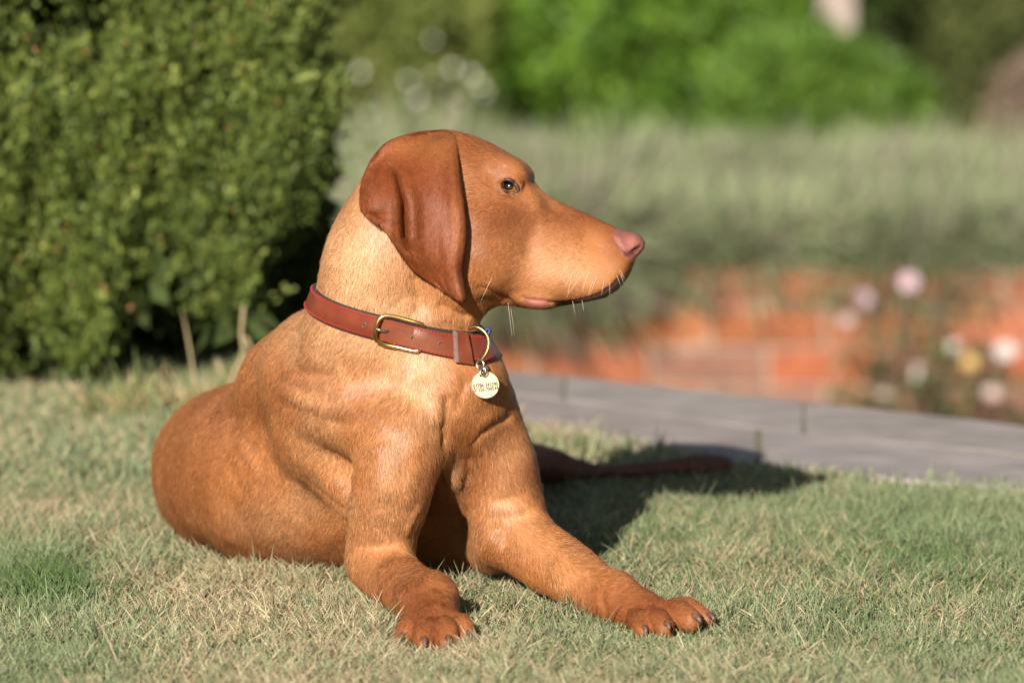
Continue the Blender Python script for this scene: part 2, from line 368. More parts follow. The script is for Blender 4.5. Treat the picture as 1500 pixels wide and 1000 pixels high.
for x, y, h, lean in ((-.305, 1.30, .10, .02), (-.285, 1.29, .125, -.01), (-.325, 1.32, .085, .035), (-.26, 1.31, .09, .03), (-.295, 1.30, .07, -.03), (-.27, 1.29, .06, .03), (-.56, 1.27, .03, -.12), (-.60, 1.26, .045, -.14), (-.37, 1.29, .04, .05), (-.45, 1.28, .05, -.03), (-.42, 1.29, .035, .04), (-.24, 1.30, .05, .02)):
    t = np.linspace(0, 1, 6)[:, None]; Q = np.array([x, y, -.005]) + t * [lean, -.02, h] + rng.normal(0, .003, (6, 3)) * t
    link('dry_stem', MB().tube(Q, .0042 * (1 - .6 * t[:, 0]), 6).mesh('dry_stem'), m_twig, hedge, loc=HI)

def shrub(name, c, r, n, leaf, cols, label, cat, mat=None, group=None, lump=.22, freq=3.0, shell=.35, flowers=None, trunk=True):
    """bush with a lumpy crown of real leaves round a few stems; c: centre, r: radii"""
    c = np.array(c, float); r = np.array(r, float); base = np.array([c[0], c[1], BED if c[1] > WY else 0.0])
    o = empty(name, base, label=label, cat=cat, group=group)
    d = rdir(n); k = 1 + lump * fbm(d * 1.0 + c, freq, 3); rad = k * (1 - shell * rng.random(n) ** 1.6)
    P = c + d * r * rad[:, None]; P[:, 2] = np.maximum(P[:, 2], base[2] + .02)
    cl = noise3(P, 6 / max(r)) ; w = np.clip(.5 + .6 * cl + rng.normal(0, .22, n), 0, 1)[:, None]
    C = (np.array(cols[0]) * (1 - w) + np.array(cols[1]) * w) * rng.uniform(.8, 1.2, (n, 1))
    leaf_mesh('crown', P - base, d * .6 + rdir(n) * .8 + [0, 0, .25], rdir(n) + d * .8, rng.uniform(.7, 1.2, n) * leaf, rng.uniform(.4, .6, n) * leaf, C, mat or m_leaf, o, None)
    if trunk:
        mb = MB(); branches(mb, np.zeros(3), 6, max(c[2] - base[2], .2), r[0] * .4, .014, 2); link('stem', mb.mesh('stem'), m_bark, o)
    return o, base
def flower(name, p, size, col, parent, base, facing=(-.1, -1, .35)):
    """a bloom of two rings of cupped petals"""
    f = nrm(np.array(facing) + rng.normal(0, .25, 3)); x = nrm(np.cross([0, 0, 1], f)); y = np.cross(f, x); mb = MB()
    for ring, (m, rr, lift) in enumerate(((6, 1.0, .15), (5, .62, .45))):
        for i in range(m):
            a = 2 * math.pi * (i + .5 * ring) / m; e = np.cos(a) * x + np.sin(a) * y; s = np.cos(a + 1.57) * x + np.sin(a + 1.57) * y; R0 = size / 2 * rr
            mb.add([p, p + e * R0 * .6 + s * R0 * .42 + f * R0 * lift * .5, p + e * R0 + f * R0 * lift, p + e * R0 * .6 - s * R0 * .42 + f * R0 * lift * .5], [[0, 1, 2, 3]])
    me = mb.mesh(name, True); m = mat_flower(col); return link(name, me, m, parent, loc=-np.array(base))
_mf = {}
def mat_flower(col):
    if col not in _mf: _mf[col] = mat_plain('petal', col, 0.6, noise=0.12, nscale=80)
    return _mf[col]

# lavender along the wall
def lavender(x, y, z0, w, h, n, lean, label, group):
    o = empty('lavender_plant', (x, y, BED), label=label, cat='lavender', group=group); base = np.array([x, y, BED])
    a = rng.uniform(0, 2 * math.pi, n); q = np.sqrt(rng.random(n)); el = rng.uniform(.15, 1.3, n)
    d = np.c_[np.cos(a) * np.cos(el), np.sin(a) * np.cos(el), np.sin(el)]
    d = nrm(d + rng.normal(0, .28, (n, 3)))
    root = np.c_[np.cos(a) * q * w * .45, np.sin(a) * q * w * .35, rng.uniform(0, h * .5, n)]
    L = h * rng.uniform(.5, .95, n) * (1 + .2 * noise3(root + base, 5)); t = np.array([0, .4, .75, 1.0])[None, :, None]
    drop = np.clip(-d[:, 1], 0, 1)[:, None, None] * lean * t ** 2
    Q = root[:, None] + d[:, None] * L[:, None, None] * t - drop * [0, .6, 1.0] + rng.normal(0, .004, (n, 4, 3)) * t
    s = nrm(np.cross(d, rng.normal(size=(n, 3)))); wd = np.array([.0018, .0026, .0026, .0006])[None, :, None]
    V_ = np.stack([Q - s[:, None] * wd, Q + s[:, None] * wd], 2).reshape(n, 8, 3)
    F_ = np.concatenate([np.stack([2 * i + np.zeros(1, int), 2 * i + 1 + np.zeros(1, int), 2 * i + 3 + np.zeros(1, int), 2 * i + 2 + np.zeros(1, int)], -1) for i in range(3)])
    Fa = (np.arange(n)[:, None, None] * 8 + F_[None]).reshape(-1, 4)
    me = mesh_np('lavender_sprigs', V_.reshape(-1, 3), Fa, smooth=False)
    c = np.where(rng.random((n, 1)) < .20, [[.29, .245, .21]], np.array([.235, .265, .14]) * np.clip(1 + .40 * fbm(root + base, 5, 3), .45, 1.7)[:, None]) * rng.uniform(.7, 1.3, (n, 1))
    attr(me, 'col', 'FACE', 'FLOAT_COLOR', rgba(np.repeat(c, 3, 0))); link('sprigs', me, m_leaf_dull, o, kind='stuff')
    mb = MB(); branches(mb, np.zeros(3), 6, h * .5, w * .4, .008, 2); link('stem', mb.mesh('stem'), m_bark, o)
LAVG = 'lavender plants massed along the top of the brick wall'

lavender(-.02, 6.00, 0, .60, .22, 9000, .09, 'grey green lavender plant spilling lowest over the wall beside the dog', LAVG)
for x, y, w, h, ln_, lb in (
        (.40, 6.16, .55, .19, .05, 'grey green lavender plant in the front row above the bare stretch of brick wall'), (.78, 6.15, .55, .18, .07, 'grey green lavender plant in the front row directly above the tall rose bush'),
        (1.18, 6.15, .55, .18, .07, 'grey green lavender plant in the front row above the small rose bush'), (-.45, 6.35, .55, .22, .15, 'grey green lavender plant seen just left of the dog\'s head beside the evergreen hedge'),
        (.15, 6.75, .6, .225, .15, 'back row lavender plant behind the one that spills over the wall'), (.62, 6.8, .6, .22, .15, 'back row lavender plant under the bright green shrub'),
        (1.05, 6.85, .6, .21, .15, 'back row lavender plant under the pale stone post'), (1.5, 6.7, .6, .20, .15, 'back row lavender plant beside the brown seed headed shrub'),
        (-.35, 7.1, .6, .235, .15, 'back row lavender plant under the white flowering shrub')):
    lavender(x, y, 0, w, h, 7500, ln_, lb, LAVG)

# roses in front of the wall
m_rose = mat_attr('rose_leaves', rough=0.45, transl=0.25, spec=0.4)
def rose(x, y, w, h, n, label, blooms):
    base = np.array([x, y, LOW]); o = empty('rose_bush', base, label=label, cat='rose bush'); mb = MB(); tips = []
    for i in range(7):
        a = rng.uniform(0, 2 * math.pi); t = np.linspace(0, 1, 7)[:, None]; sp = w * rng.uniform(.2, .55)
        Q = t * [math.cos(a) * sp, math.sin(a) * sp * .5, h * rng.uniform(.75, 1)] + rng.normal(0, .012, (7, 3)) * t; mb.tube(Q, .005 * (1 - .6 * t[:, 0]), 6); tips.append(Q)
    link('stem', mb.mesh('stem'), m_bark, o); Q = np.concatenate([q[2:] for q in tips]); P = Q[rng.integers(0, len(Q), n)] + rng.normal(0, .045, (n, 3))
    c = np.array([.075, .10, .028]) * rng.uniform(.6, 1.5, (n, 1)); r_ = rng.random(n) < .12; c[r_] = [.20, .09, .04]
    leaf_mesh('leaves', P, rdir(n), rdir(n) + [0, -.6, .6], rng.uniform(.025, .04, n), rng.uniform(.016, .024, n), c, m_rose, o, None)
    for (px, py, s, col) in blooms:
        p = Wp(px, py, y - .06 + rng.uniform(-.03, .03)); flower('flower', p, s, col, o, base)
        link('flower_stalk', MB().tube(np.array([p - base, (p - base) * .6 + Q[rng.integers(0, len(Q))] * .4 - [0, 0, .05], Q[rng.integers(0, len(Q))]]), .0022, 5).mesh('flower_stalk'), m_bark, o)
rose(Wp(1310, 500, 5.5)[0], 5.5, .22, .66, 620, 'leggy rose bush with pale pink and white blooms in front of the brick wall', [(1265, 437, .036, (.50, .34, .40)), (1332, 413, .038, (.50, .34, .40)), (1345, 545, .034, (.55, .51, .44)), (1240, 470, .028, (.45, .34, .33)), (1295, 578, .03, (.5, .42, .33)), (1398, 508, .026, (.55, .50, .42))])
rose(Wp(1478, 540, 5.5)[0], 5.5, .13, .50, 260, 'small rose bush with white blooms at the end of the brick wall', [(1472, 515, .046, (.58, .50, .48)), (1452, 576, .034, (.6, .45, .42)), (1420, 530, .03, (.55, .36, .08))])

# shrubs on the far bed
o, b = shrub('leafy_shrub', (.27, 9.6, .18), (.56, .5, .52), 15000, .045, ((.055, .125, .012), (.19, .33, .035)), 'bright green leafy shrub rising in the middle behind the lavender', 'shrub', lump=.34, freq=3.4)
shrub('leafy_shrub', (-.02, 10.1, .20), (.40, .4, .55), 9000, .045, ((.06, .125, .014), (.14, .24, .03)), 'mid green leafy shrub beside the white flowering shrub', 'shrub', freq=2.4)
shrub('leafy_shrub', (.72, 8.75, -.19), (.25, .2, .17), 4500, .045, ((.06, .125, .014), (.13, .22, .03)), 'low green shrub in front of the pale stone post', 'shrub', freq=2.4)
ow, bw = shrub('flowering_shrub', (-.38, 9.3, .05), (.33, .35, .50), 8000, .04, ((.095, .125, .025), (.23, .26, .07)), 'olive green shrub dotted with small white flowers behind the dog', 'shrub', m_leaf_dull)
for px, py in ((530, 105), (600, 118), (633, 112), (664, 100), (690, 110), (708, 136), (541, 168), (636, 58), (543, 196), (655, 140), (612, 145), (520, 180), (680, 150), (700, 125), (560, 230)):
    flower('flower', Wp(px + rng.uniform(-4, 4), py, 8.9 + rng.uniform(-.08, .05)), rng.uniform(.012, .020), (.72, .72, .62), ow, bw)
shrub('dark_shrub', (1.38, 10.0, .10), (.42, .4, .55), 9000, .04, ((.045, .065, .016), (.13, .145, .045)), 'dark olive shrub at the far right behind the lavender', 'shrub', m_leaf_dull)
shrub('dry_shrub', (1.36, 8.6, -.22), (.22, .25, .20), 2600, .035, ((.16, .10, .075), (.26, .19, .15)), 'low brown seed headed shrub in front of the dark olive shrub', 'shrub', m_leaf_dull, shell=.6)
post = empty('stone_post', (.795, 9.05, BED), label='pale stone post between the bright green and dark shrubs', cat='stone post')
m_stone = mat_plain('pale_stone', (0.36, 0.29, 0.25), 0.9, noise=0.25, nscale=12, bump=0.4, bscale=60, dist=0.004)
link('shaft', MB().box((0, 0, .45), (.08, .08, .9), jit=.002).mesh('shaft', False), m_stone, post)
link('cap', MB().box((0, 0, .925), (.13, .135, .05), jit=.002).box((0, 0, .965), (.09, .095, .03), jit=.002).mesh('cap', False), m_stone, post)
# tall hedge that closes the garden
far = empty('boundary_hedge', (0, 13.2, BED), label='tall dark mixed hedge closing the far end of the garden', cat='hedge')
n = 34000; P = np.c_[rng.uniform(-5, 5, n), rng.uniform(12.4, 13.8, n), rng.uniform(BED, 2.6, n)]; P[:, 1] += .35 * fbm(P * [1, 0, 1], 1.6, 3)
w = np.clip(.5 + .7 * fbm(P, 1.3, 3), 0, 1)[:, None]
leaf_mesh('foliage', P - [0, 13.2, BED], rdir(n) + [0, -.4, 0], rdir(n) + [0, -.8, .4], rng.uniform(.06, .10, n), .05, (np.array([.045, .070, .016]) * (1 - w) + np.array([.12, .17, .036]) * w) * rng.uniform(.7, 1.3, (n, 1)), m_leaf_dull, far, None)
for x in np.arange(-4.5, 4.6, 1.5):
    mb = MB(); branches(mb, np.array([x, 0, 0]), 5, 2.6, .6, .04, 2); link('trunk', mb.mesh('trunk'), m_bark, far)
# ------------------------------------------------------------------ the dog: one continuous body from blended volumes
PRIMS = []
def prim(kind, k, sub=False, **p): p.update(kind=kind, k=k * S, sub=sub); PRIMS.append(p)
def smooth_chain(q, r, m=4):
    if len(q) < 3: return q, r
    A = np.concatenate([q, r[:, None]], 1); E = np.concatenate([[2 * A[0] - A[1]], A, [2 * A[-1] - A[-2]]]); o = []
    for i in range(1, len(E) - 2):
        for t in np.arange(m) / m:
            a, b, c, d = E[i - 1:i + 3]
            o.append(0.5 * (2 * b + (c - a) * t + (2 * a - 5 * b + 4 * c - d) * t * t + (3 * b - a - 3 * c + d) * t ** 3))
    o = np.array(o + [A[-1]]); return o[:, :3], np.maximum(o[:, 3], 1e-4)
def cap(pts, k=25, sub=False):
    """tapered chain through (px, py, y, r) points"""
    q, r = smooth_chain(np.array([Wp(*a[:3]) for a in pts]), np.array([a[3] * sc(a[2]) for a in pts]))
    prim('chain', k, sub, q=q, rr=r)
def ell(c, r, k=20, ax=None, sub=False):
    s_ = sc(c[2]); ax = np.stack([RT, UP, FW]) if ax is None else ax
    prim('ell', k, sub, c=Wp(*c), r=np.array(r, float) * s_, ax=ax)

# head frame: u along the photo's x, v down, w towards the camera, turned a little to the viewer
YAW = R_(6); HO = CAM + FW * D0 + RT * (700 - 750) * S + UP * (500 - 300) * S
EU = RT * math.cos(YAW) - FW * math.sin(YAW); EW = -FW * math.cos(YAW) - RT * math.sin(YAW); EV = -UP
def H(u, v, w): return HO + S * ((u - 700) * EU + (v - 300) * EV + w * EW)
def HP(px, py, w): return H(700 + (px - 700 + w * math.sin(YAW)) / math.cos(YAW), py, w)
def hcap(pts, k=15, sub=False, mirror=True, pix=True):
    f = HP if pix else H
    for sgn in ((1, -1) if mirror else (1,)):
        Q = np.array([f(*a[:3]) for a in pts])
        if sgn < 0: Q = Q - 2 * ((Q - HO) @ EW)[:, None] * EW
        prim('chain', k, sub, q=Q, rr=np.array([a[3] * S for a in pts]))
def hell(c, r, k=15, sub=False, mirror=True, tilt=0.0, pix=True):
    ct, st = math.cos(tilt), math.sin(tilt)
    for sgn in ((1, -1) if mirror else (1,)):
        p = (HP if pix else H)(*c)
        if sgn < 0: p = p - 2 * EW * np.dot(p - HO, EW)
        prim('ell', k, sub, c=p, r=np.array(r, float) * S, ax=np.stack([EU * ct + EV * st, EV * ct - EU * st, EW]))

HT = np.array([(532, 300), (540, 268), (554, 234), (572, 210), (600, 196.5), (629, 190.5), (665, 192), (690, 198), (719, 210), (744, 224), (760, 237), (772, 251), (781, 264), (791, 278), (809, 291), (834, 303.5), (863, 315), (888, 326.5), (906, 335), (924, 340.5), (931, 343.5), (937, 347.5), (940.5, 352), (942, 358)], float)
HB = np.array([(532, 306), (556, 350), (600, 400), (640, 424), (680, 434), (722, 438), (740, 439), (755, 443), (773, 448), (798, 448), (820, 444), (855, 440), (877, 434), (899, 422), (912, 407), (921, 394), (929, 382), (937, 371), (941, 364), (942, 359)], float)
HW = np.array([(532, 12), (545, 42), (575, 76), (610, 88), (650, 88), (690, 86), (720, 80), (745, 70), (770, 57), (795, 49), (830, 45), (870, 42), (900, 38), (920, 32), (933, 24), (940, 14), (942, 8)], float)
HU = np.arange(532.0, 943.0)
def _smooth_tab(A, sg):
    y = np.interp(HU, A[:, 0], A[:, 1]); k = np.exp(-0.5 * (np.arange(-30, 31) / sg) ** 2); k /= k.sum()
    z = np.convolve(np.pad(y, 30, mode='edge'), k, mode='valid'); e = np.clip((940 - HU) / 20, 0, 1) * np.clip((HU - 532) / 20, 0, 1)
    return y * (1 - e) + z * e
HT_, HB_, HW_ = _smooth_tab(HT, 3), _smooth_tab(HB, 4), _smooth_tab(HW, 11)
def f_head(P):
    q = (P - HO) / S
    u = 700 + q @ EU; v = 300 + q @ EV; w = q @ EW
    T = np.interp(u, HU, HT_); B = np.interp(u, HU, HB_); Wd = np.interp(u, HU, HW_)
    mz = np.clip((u - 760) / 60, 0, 1)
    hv = np.maximum((B - T) / 2, 3); qv = (v - (T + B) / 2) / hv
    We = np.maximum(Wd * (1 + (0.10 + 0.20 * mz) * np.clip(qv, -1.2, 1.2)), 2)
    p = 2.15 + 0.45 * mz
    e = (np.abs(qv) ** p + np.abs(w / We) ** p) ** (1 / p) - 1
    d = e * np.minimum(hv, We) * 0.9
    out = np.maximum(np.maximum(532 - u, u - 942), 0)
    return np.where(out > 0, np.sqrt(np.maximum(d, 0) ** 2 + out ** 2), d) * S
prim('head', 12, c=H(735, 320, 0), rad=240 * S)

# brow, cheek, cheekbone, flews, lip corner, chin, nose
hell((749, 251, 40), (24, 14, 19), 26, tilt=0.5)
hell((690, 372, 58), (60, 55, 32), 40)
hcap([(776, 305, 40, 12), (735, 312, 58, 13), (690, 318, 72, 12)], 30)
hell((788, 372, 30), (52, 48, 18), 30)
hell((848, 402, 29), (62, 36, 21), 16, tilt=0.03)
hell((783, 437, 30), (30, 14, 16), 12, tilt=0.12)
hell((898, 378, 22), (24, 32, 19), 12)
hell((926, 358, 9), (15.5, 15, 18), 7)
hcap([(720, 424, 0, 20), (800, 436, 0, 15), (882, 424, 0, 13)], 8, mirror=False)

# neck
cap([(592, 300, .0, 71), (564, 385, .005, 90), (554, 445, .012, 88), (550, 510, .03, 98)], 30)
cap([(668, 400, .0, 46), (632, 445, .0, 68), (618, 505, .005, 80), (638, 565, .01, 90)], 30)
cap([(700, 425, 0, 24), (655, 452, 0, 40)], 25)
# trunk
cap([(590, 672, .135, 144), (440, 690, .215, 150), (350, 692, .37, 128), (352, 672, .53, 104), (375, 680, .62, 80)], 45)
cap([(545, 500, .04, 100), (520, 590, .09, 128)], 40)
cap([(648, 570, .005, 92), (655, 640, .035, 82), (648, 720, .105, 72), (640, 800, .15, 60)], 30)
cap([(470, 522, .10, 72), (430, 570, .16, 86)], 40)
# right shoulder blade, upper arm
cap([(452, 552, .075, 66), (520, 590, .02, 74), (588, 640, -.03, 64)], 30)
cap([(588, 632, -.035, 56), (576, 700, -.038, 61), (562, 770, -.022, 52), (556, 815, -.012, 46)], 18)
cap([(556, 828, -.02, 43), (590, 860, -.075, 40), (622, 882, -.125, 41)], 26)
ell((626, 872, -.135), (42, 36, 34), 14)
cap([(628, 888, -.145, 42), (636, 912, -.178, 33)], 14)
ell((635, 915, -.182), (50, 24, 34), 10)
cap([(478, 630, .085, 66), (535, 715, .035, 52)], 34)
# left arm
cap([(705, 600, .03, 52), (728, 690, .03, 60), (745, 765, .03, 54)], 26)
cap([(742, 775, .035, 50), (722, 800, .045, 38)], 18)
cap([(748, 780, .02, 50), (815, 826, -.02, 46), (878, 868, -.075, 38), (902, 876, -.09, 35)], 18)
ell((899, 866, -.088), (30, 30, 33), 14)
cap([(905, 880, -.097, 37), (958, 904, -.135, 29)], 16)
# toes, two paws
TOES_R = [((606, 918, -.185), (593, 934, -.205), 17), ((625, 920, -.195), (623, 940, -.222), 18), ((648, 920, -.195), (655, 938, -.222), 18), ((667, 915, -.185), (682, 930, -.205), 16)]
TOES_L = [((950, 908, -.145), (972, 918, -.178), 17), ((972, 900, -.135), (1010, 908, -.168), 20), ((985, 893, -.118), (1030, 906, -.145), 17), ((930, 908, -.14), (942, 922, -.17), 15)]
for a, b, r in TOES_R + TOES_L:
    m = tuple(0.5 * np.array(a) + 0.5 * np.array(b)); m = (m[0], m[1] - 6, m[2])
    cap([(*a, r * 0.9), (*m, r), (*b, r * 0.8)], 7)
# far hind leg stretched out behind, tail
cap([(560, 690, .50, 95), (690, 690, .60, 62), (775, 678, .67, 36), (808, 684, .69, 26)], 25)
cap([(808, 684, .69, 26), (850, 689, .69, 19), (900, 690, .70, 17), (960, 686, .71, 17), (1005, 680, .725, 20), (1040, 678, .735, 19)], 10)
cap([(800, 676, .68, 18), (826, 672, .685, 15)], 12)
for i in range(3): cap([(1035, 676 + 3 * i, .735 - .012 * i, 12), (1058, 670 + 4 * i, .74 - .014 * i, 12), (1076, 677 + 3 * i, .745 - .016 * i, 9)], 4)

def pbox(p):
    if p['kind'] == 'chain':
        return (p['q'] - p['rr'][:, None]).min(0), (p['q'] + p['rr'][:, None]).max(0)
    r = p['rad'] if p['kind'] == 'head' else max(p['r'])
    return p['c'] - r, p['c'] + r
def pdist(p, P):
    if p['kind'] == 'chain':
        D = None
        for a, b, ra, rb in zip(p['q'][:-1], p['q'][1:], p['rr'][:-1], p['rr'][1:]):
            ba = b - a; pa = P - a; t = np.clip(pa @ ba / (ba @ ba), 0, 1)
            d = np.linalg.norm(pa - t[..., None] * ba, axis=-1) - (ra + (rb - ra) * t)
            D = d if D is None else np.minimum(D, d)
        return D
    if p['kind'] == 'ell':
        q = (P - p['c']) @ p['ax'].T; k0 = np.linalg.norm(q / p['r'], axis=-1); k1 = np.linalg.norm(q / p['r'] ** 2, axis=-1)
        return k0 * (k0 - 1) / np.maximum(k1, 1e-9)
    return f_head(P)
def blend(d, e, p):
    k = p['k']
    if p['sub']:
        h = np.maximum(k - np.abs(d + e), 0) / k; return np.maximum(d, -e) + h * h * k / 4
    h = np.maximum(k - np.abs(d - e), 0) / k; return np.minimum(d, e) - h * h * k / 4
def sdf(P):
    P = np.asarray(P, float); D = np.full(P.shape[:-1], 0.2)
    for p in PRIMS:
        lo, hi = pbox(p); m = p['k'] + 0.02
        s_ = np.all((P > lo - m) & (P < hi + m), -1)
        if s_.any(): D[s_] = blend(D[s_], pdist(p, P[s_]), p)
    return D
def sgrad(P, e=6e-4):
    g = np.stack([sdf(P + d) - sdf(P - d) for d in np.eye(3) * e], -1); return g / (2 * e)
def project(V, it=2):
    for _ in range(it):
        d = sdf(V); g = sgrad(V); g2 = np.maximum((g * g).sum(-1), 0.15)
        V = V - np.clip(d / g2, -.003, .003)[:, None] * g
    return V
def surface_nets(lo, hi, h):
    n = np.ceil((hi - lo) / h).astype(int) + 1
    ax = [lo[i] + np.arange(n[i]) * h for i in range(3)]
    D = np.full(n, 0.2, np.float32)
    for p in PRIMS:
        a, b = pbox(p); m = p['k'] + 0.012
        i0 = np.clip(np.floor((a - m - lo) / h).astype(int), 0, n); i1 = np.clip(np.ceil((b + m - lo) / h).astype(int) + 1, 0, n)
        if np.any(i1 <= i0): continue
        sl = tuple(slice(x, y) for x, y in zip(i0, i1))
        G = np.stack(np.meshgrid(*[ax[i][sl[i]] for i in range(3)], indexing='ij'), -1)
        D[sl] = blend(D[sl], pdist(p, G), p)
    ins = D < 0
    c = [slice(None, -1), slice(1, None)]
    cnt = np.zeros(n - 1, int); acc = np.zeros((*(n - 1), 3), np.float32); ne = np.zeros(n - 1, np.float32)
    for i in c:
        for j in c:
            for k in c: cnt += ins[i, j, k]
    act = (cnt > 0) & (cnt < 8)
    for axis in range(3):
        o = [a for a in range(3) if a != axis]
        for s1 in (0, 1):
            for s2 in (0, 1):
                sa = [None] * 3; sa[axis] = slice(None, -1); sa[o[0]] = c[s1]; sa[o[1]] = c[s2]; sb = list(sa); sb[axis] = slice(1, None)
                da, db = D[tuple(sa)], D[tuple(sb)]; x = ((da < 0) != (db < 0)) & act
                t = np.where(x, da / np.where(x, da - db, 1), 0)
                acc[..., axis] += t; acc[..., o[0]] += s1 * x; acc[..., o[1]] += s2 * x; ne += x
    I = np.argwhere(act); V = lo + (I + acc[act] / ne[act][:, None]) * h
    ids = np.full(n - 1, -1, int); ids[act] = np.arange(len(I))
    F = []
    for axis in range(3):
        o1, o2 = (axis + 1) % 3, (axis + 2) % 3
        sa = [slice(1, -1)] * 3; sb = [slice(1, -1)] * 3; sa[axis] = slice(0, -1); sb[axis] = slice(1, None)
        A, B = ins[tuple(sa)], ins[tuple(sb)]
        X = np.argwhere(A != B); off = np.ones(3, int); off[axis] = 0; X = X + off
        fl = ins[tuple(X.T)]
        def gid(d1, d2):
            Y = X.copy(); Y[:, o1] += d1; Y[:, o2] += d2; return ids[tuple(Y.T)]
        q = np.stack([gid(-1, -1), gid(0, -1), gid(0, 0), gid(-1, 0)], -1)
        F.append(np.where(fl[:, None], q, q[:, ::-1]))
    F = np.concatenate(F); F = F[(F >= 0).all(1)]
    return V, F
def subdivide(V, F):
    e = np.sort(np.stack([F, np.roll(F, -1, 1)], -1).reshape(-1, 2), 1)
    key = e[:, 0] * len(V) + e[:, 1]; uk, inv = np.unique(key, return_inverse=True)
    E = np.stack([uk // len(V), uk % len(V)], -1)
    ev = V[E].mean(1); fv = V[F].mean(1); n0 = len(V); n1 = n0 + len(E)
    inv = inv.reshape(-1, 4); fi = n1 + np.arange(len(F))
    Q = np.concatenate([np.stack([F[:, k], n0 + inv[:, k], fi, n0 + inv[:, k - 1]], -1) for k in range(4)])
    return np.concatenate([V, ev, fv]), Q

# features laid on the surface found so far
def surf_head(px, py):
    w = np.linspace(150, -20, 341); d = sdf(np.stack([HP(px, py, x) for x in w])); i = np.argmax(d < 0)
    return w[i]
def surf_y(px, py):
    y = np.linspace(-.35, .75, 1101); d = sdf(np.stack([Wp(px, py, x) for x in y])); return y[np.argmax(d < 0)]
FOLDS = []
def fold(pts, amp, sig):
    '''soft fold (amp < 0: groove, > 0: ridge; photo pixels) that follows a line on the coat'''
    FOLDS.append((np.array([Wp(x, y, surf_y(x, y)) for x, y in pts]), amp * S, sig * S))
def hfold(pts, k, up=0.5, sub=True):
    o = []
    for x, y, r in pts: o.append((x, y, surf_head(x, y) + (up if sub else -up) * r, r))
    hcap(o, k, sub)
LIP = [(766, 436), (774, 439.5), (786, 441.5), (802, 442), (820, 442.5), (840, 440.5), (860, 436.5), (879, 430), (896, 419), (906, 407)]
EYE = (747, 275.5); EW0 = surf_head(*EYE)
hfold([(x, y, 2.6) for x, y in LIP], 3, 0.4)
hfold([(938, 363, 3.2), (931, 369, 5.2), (924, 373, 4.0), (919, 373, 2.4)], 3, 0.0)
hfold([(900, 349, 1.6), (903.5, 357, 2.2), (910, 365, 2.0), (917, 371, 1.6)], 4, 0.3)
# eye opening and lids
ca, sa = math.cos(0.45), math.sin(0.45)
def eye_pt(a, ra, rb): x, y = ra * math.cos(a), -rb * math.sin(a); y *= 1 - 0.25 * (math.cos(a)); return EYE[0] + x * ca - y * sa, EYE[1] + x * sa + y * ca
LID = [eye_pt(a, 14.6, 10.8) for a in np.linspace(0, 2 * math.pi, 17)]
hcap([(x, y, surf_head(x, y) - 0.6, 3.0) for x, y in LID], 4)
hcap([(734, 268, EW0 - 2, 2.5), (743, 262.5, EW0 + 1.5, 4.2), (753, 264, EW0 + .5, 4.6), (762, 272, EW0 - 5, 3.2)], 6)
hell((EYE[0], EYE[1], EW0 + 2), (13.4, 8.6, 13), 2.5, sub=True, tilt=0.45)
ell((664, 680, surf_y(664, 680) + .012), (12, 28, 22), 14)
# coat folds of head, neck, breast, shoulder, elbow
for pts, amp, sig in [
    ([(700, 417), (716, 424), (732, 431), (748, 440)], -3.5, 5),
    ([(604, 395), (612, 420), (614, 446), (606, 462)], -4, 11),
    ([(640, 440), (668, 456), (690, 462)], -4, 10),
    ([(585, 440), (620, 462), (650, 470)], 2.5, 12),
    ([(794, 322), (778, 352), (772, 385)], -2.5, 11),
    ([(722, 300), (738, 296), (752, 300), (764, 304)], -1.2, 6),
    ([(735, 262), (728, 252), (738, 244)], 1.5, 7),
    ([(762, 292), (772, 300), (778, 312)], -1.2, 5),
    ([(440, 692), (470, 718), (497, 742), (511, 772), (514, 815)], -5, 10),
    ([(426, 660), (470, 690), (500, 712)], 2, 14),
    ([(654, 572), (651, 612), (648, 655)], -6, 8),
    ([(748, 603), (726, 616), (704, 633), (688, 652)], -3.2, 5),
    ([(740, 592), (716, 606), (692, 624)], 2.5, 10),
    ([(684, 548), (672, 580), (664, 606)], -3, 8),
    ([(612, 545), (634, 580), (640, 620)], 4, 14),
    ([(392, 556), (440, 582), (500, 600), (565, 600)], 4.0, 11),
    ([(405, 590), (450, 606), (520, 622)], -3.5, 14),
    ([(428, 538), (460, 546), (496, 550)], -4.5, 13),
    ([(352, 640), (364, 670), (382, 700)], 3, 10),
    ([(330, 660), (345, 700), (365, 735)], -2.5, 12),
    ([(480, 650), (500, 690), (530, 730)], -3, 16),
    ([(548, 640), (556, 690), (558, 740)], 3, 16),
    ([(606, 640), (604, 690), (592, 740)], 2.5, 12),
    ([(715, 744), (738, 742), (765, 748)], 3.5, 9),
    ([(724, 765), (738, 775), (744, 800)], -4, 10),
    ([(590, 776), (606, 752), (614, 732)], 2.5, 6),
    ([(520, 800), (548, 796), (584, 806)], -2.5, 10),
    ([(884, 846), (880, 870), (888, 896)], -2.5, 7),
    ([(905, 835), (925, 858), (945, 872)], 1.6, 7),
    ([(812, 800), (850, 832), (880, 846)], 2, 10),
    ([(610, 866), (632, 858), (652, 872)], -1.5, 8),
    ([(604, 880), (612, 900), (616, 915)], 1.8, 5),
    ([(640, 880), (646, 900), (648, 915)], 1.8, 5),
    ([(706, 640), (728, 690), (745, 725)], 2.5, 16),
    ([(640, 668), (643, 690), (652, 716)], -3, 5), ([(686, 660), (684, 690), (674, 716)], -3, 5), ([(560, 640), (572, 680), (570, 730)], 3.5, 18),
    ([(250, 660), (262, 720), (290, 770)], -2, 18),
]: fold(pts, amp * (0.8 if pts[0][0] < 600 and pts[0][1] > 500 and amp > -6 else 1.0), sig)

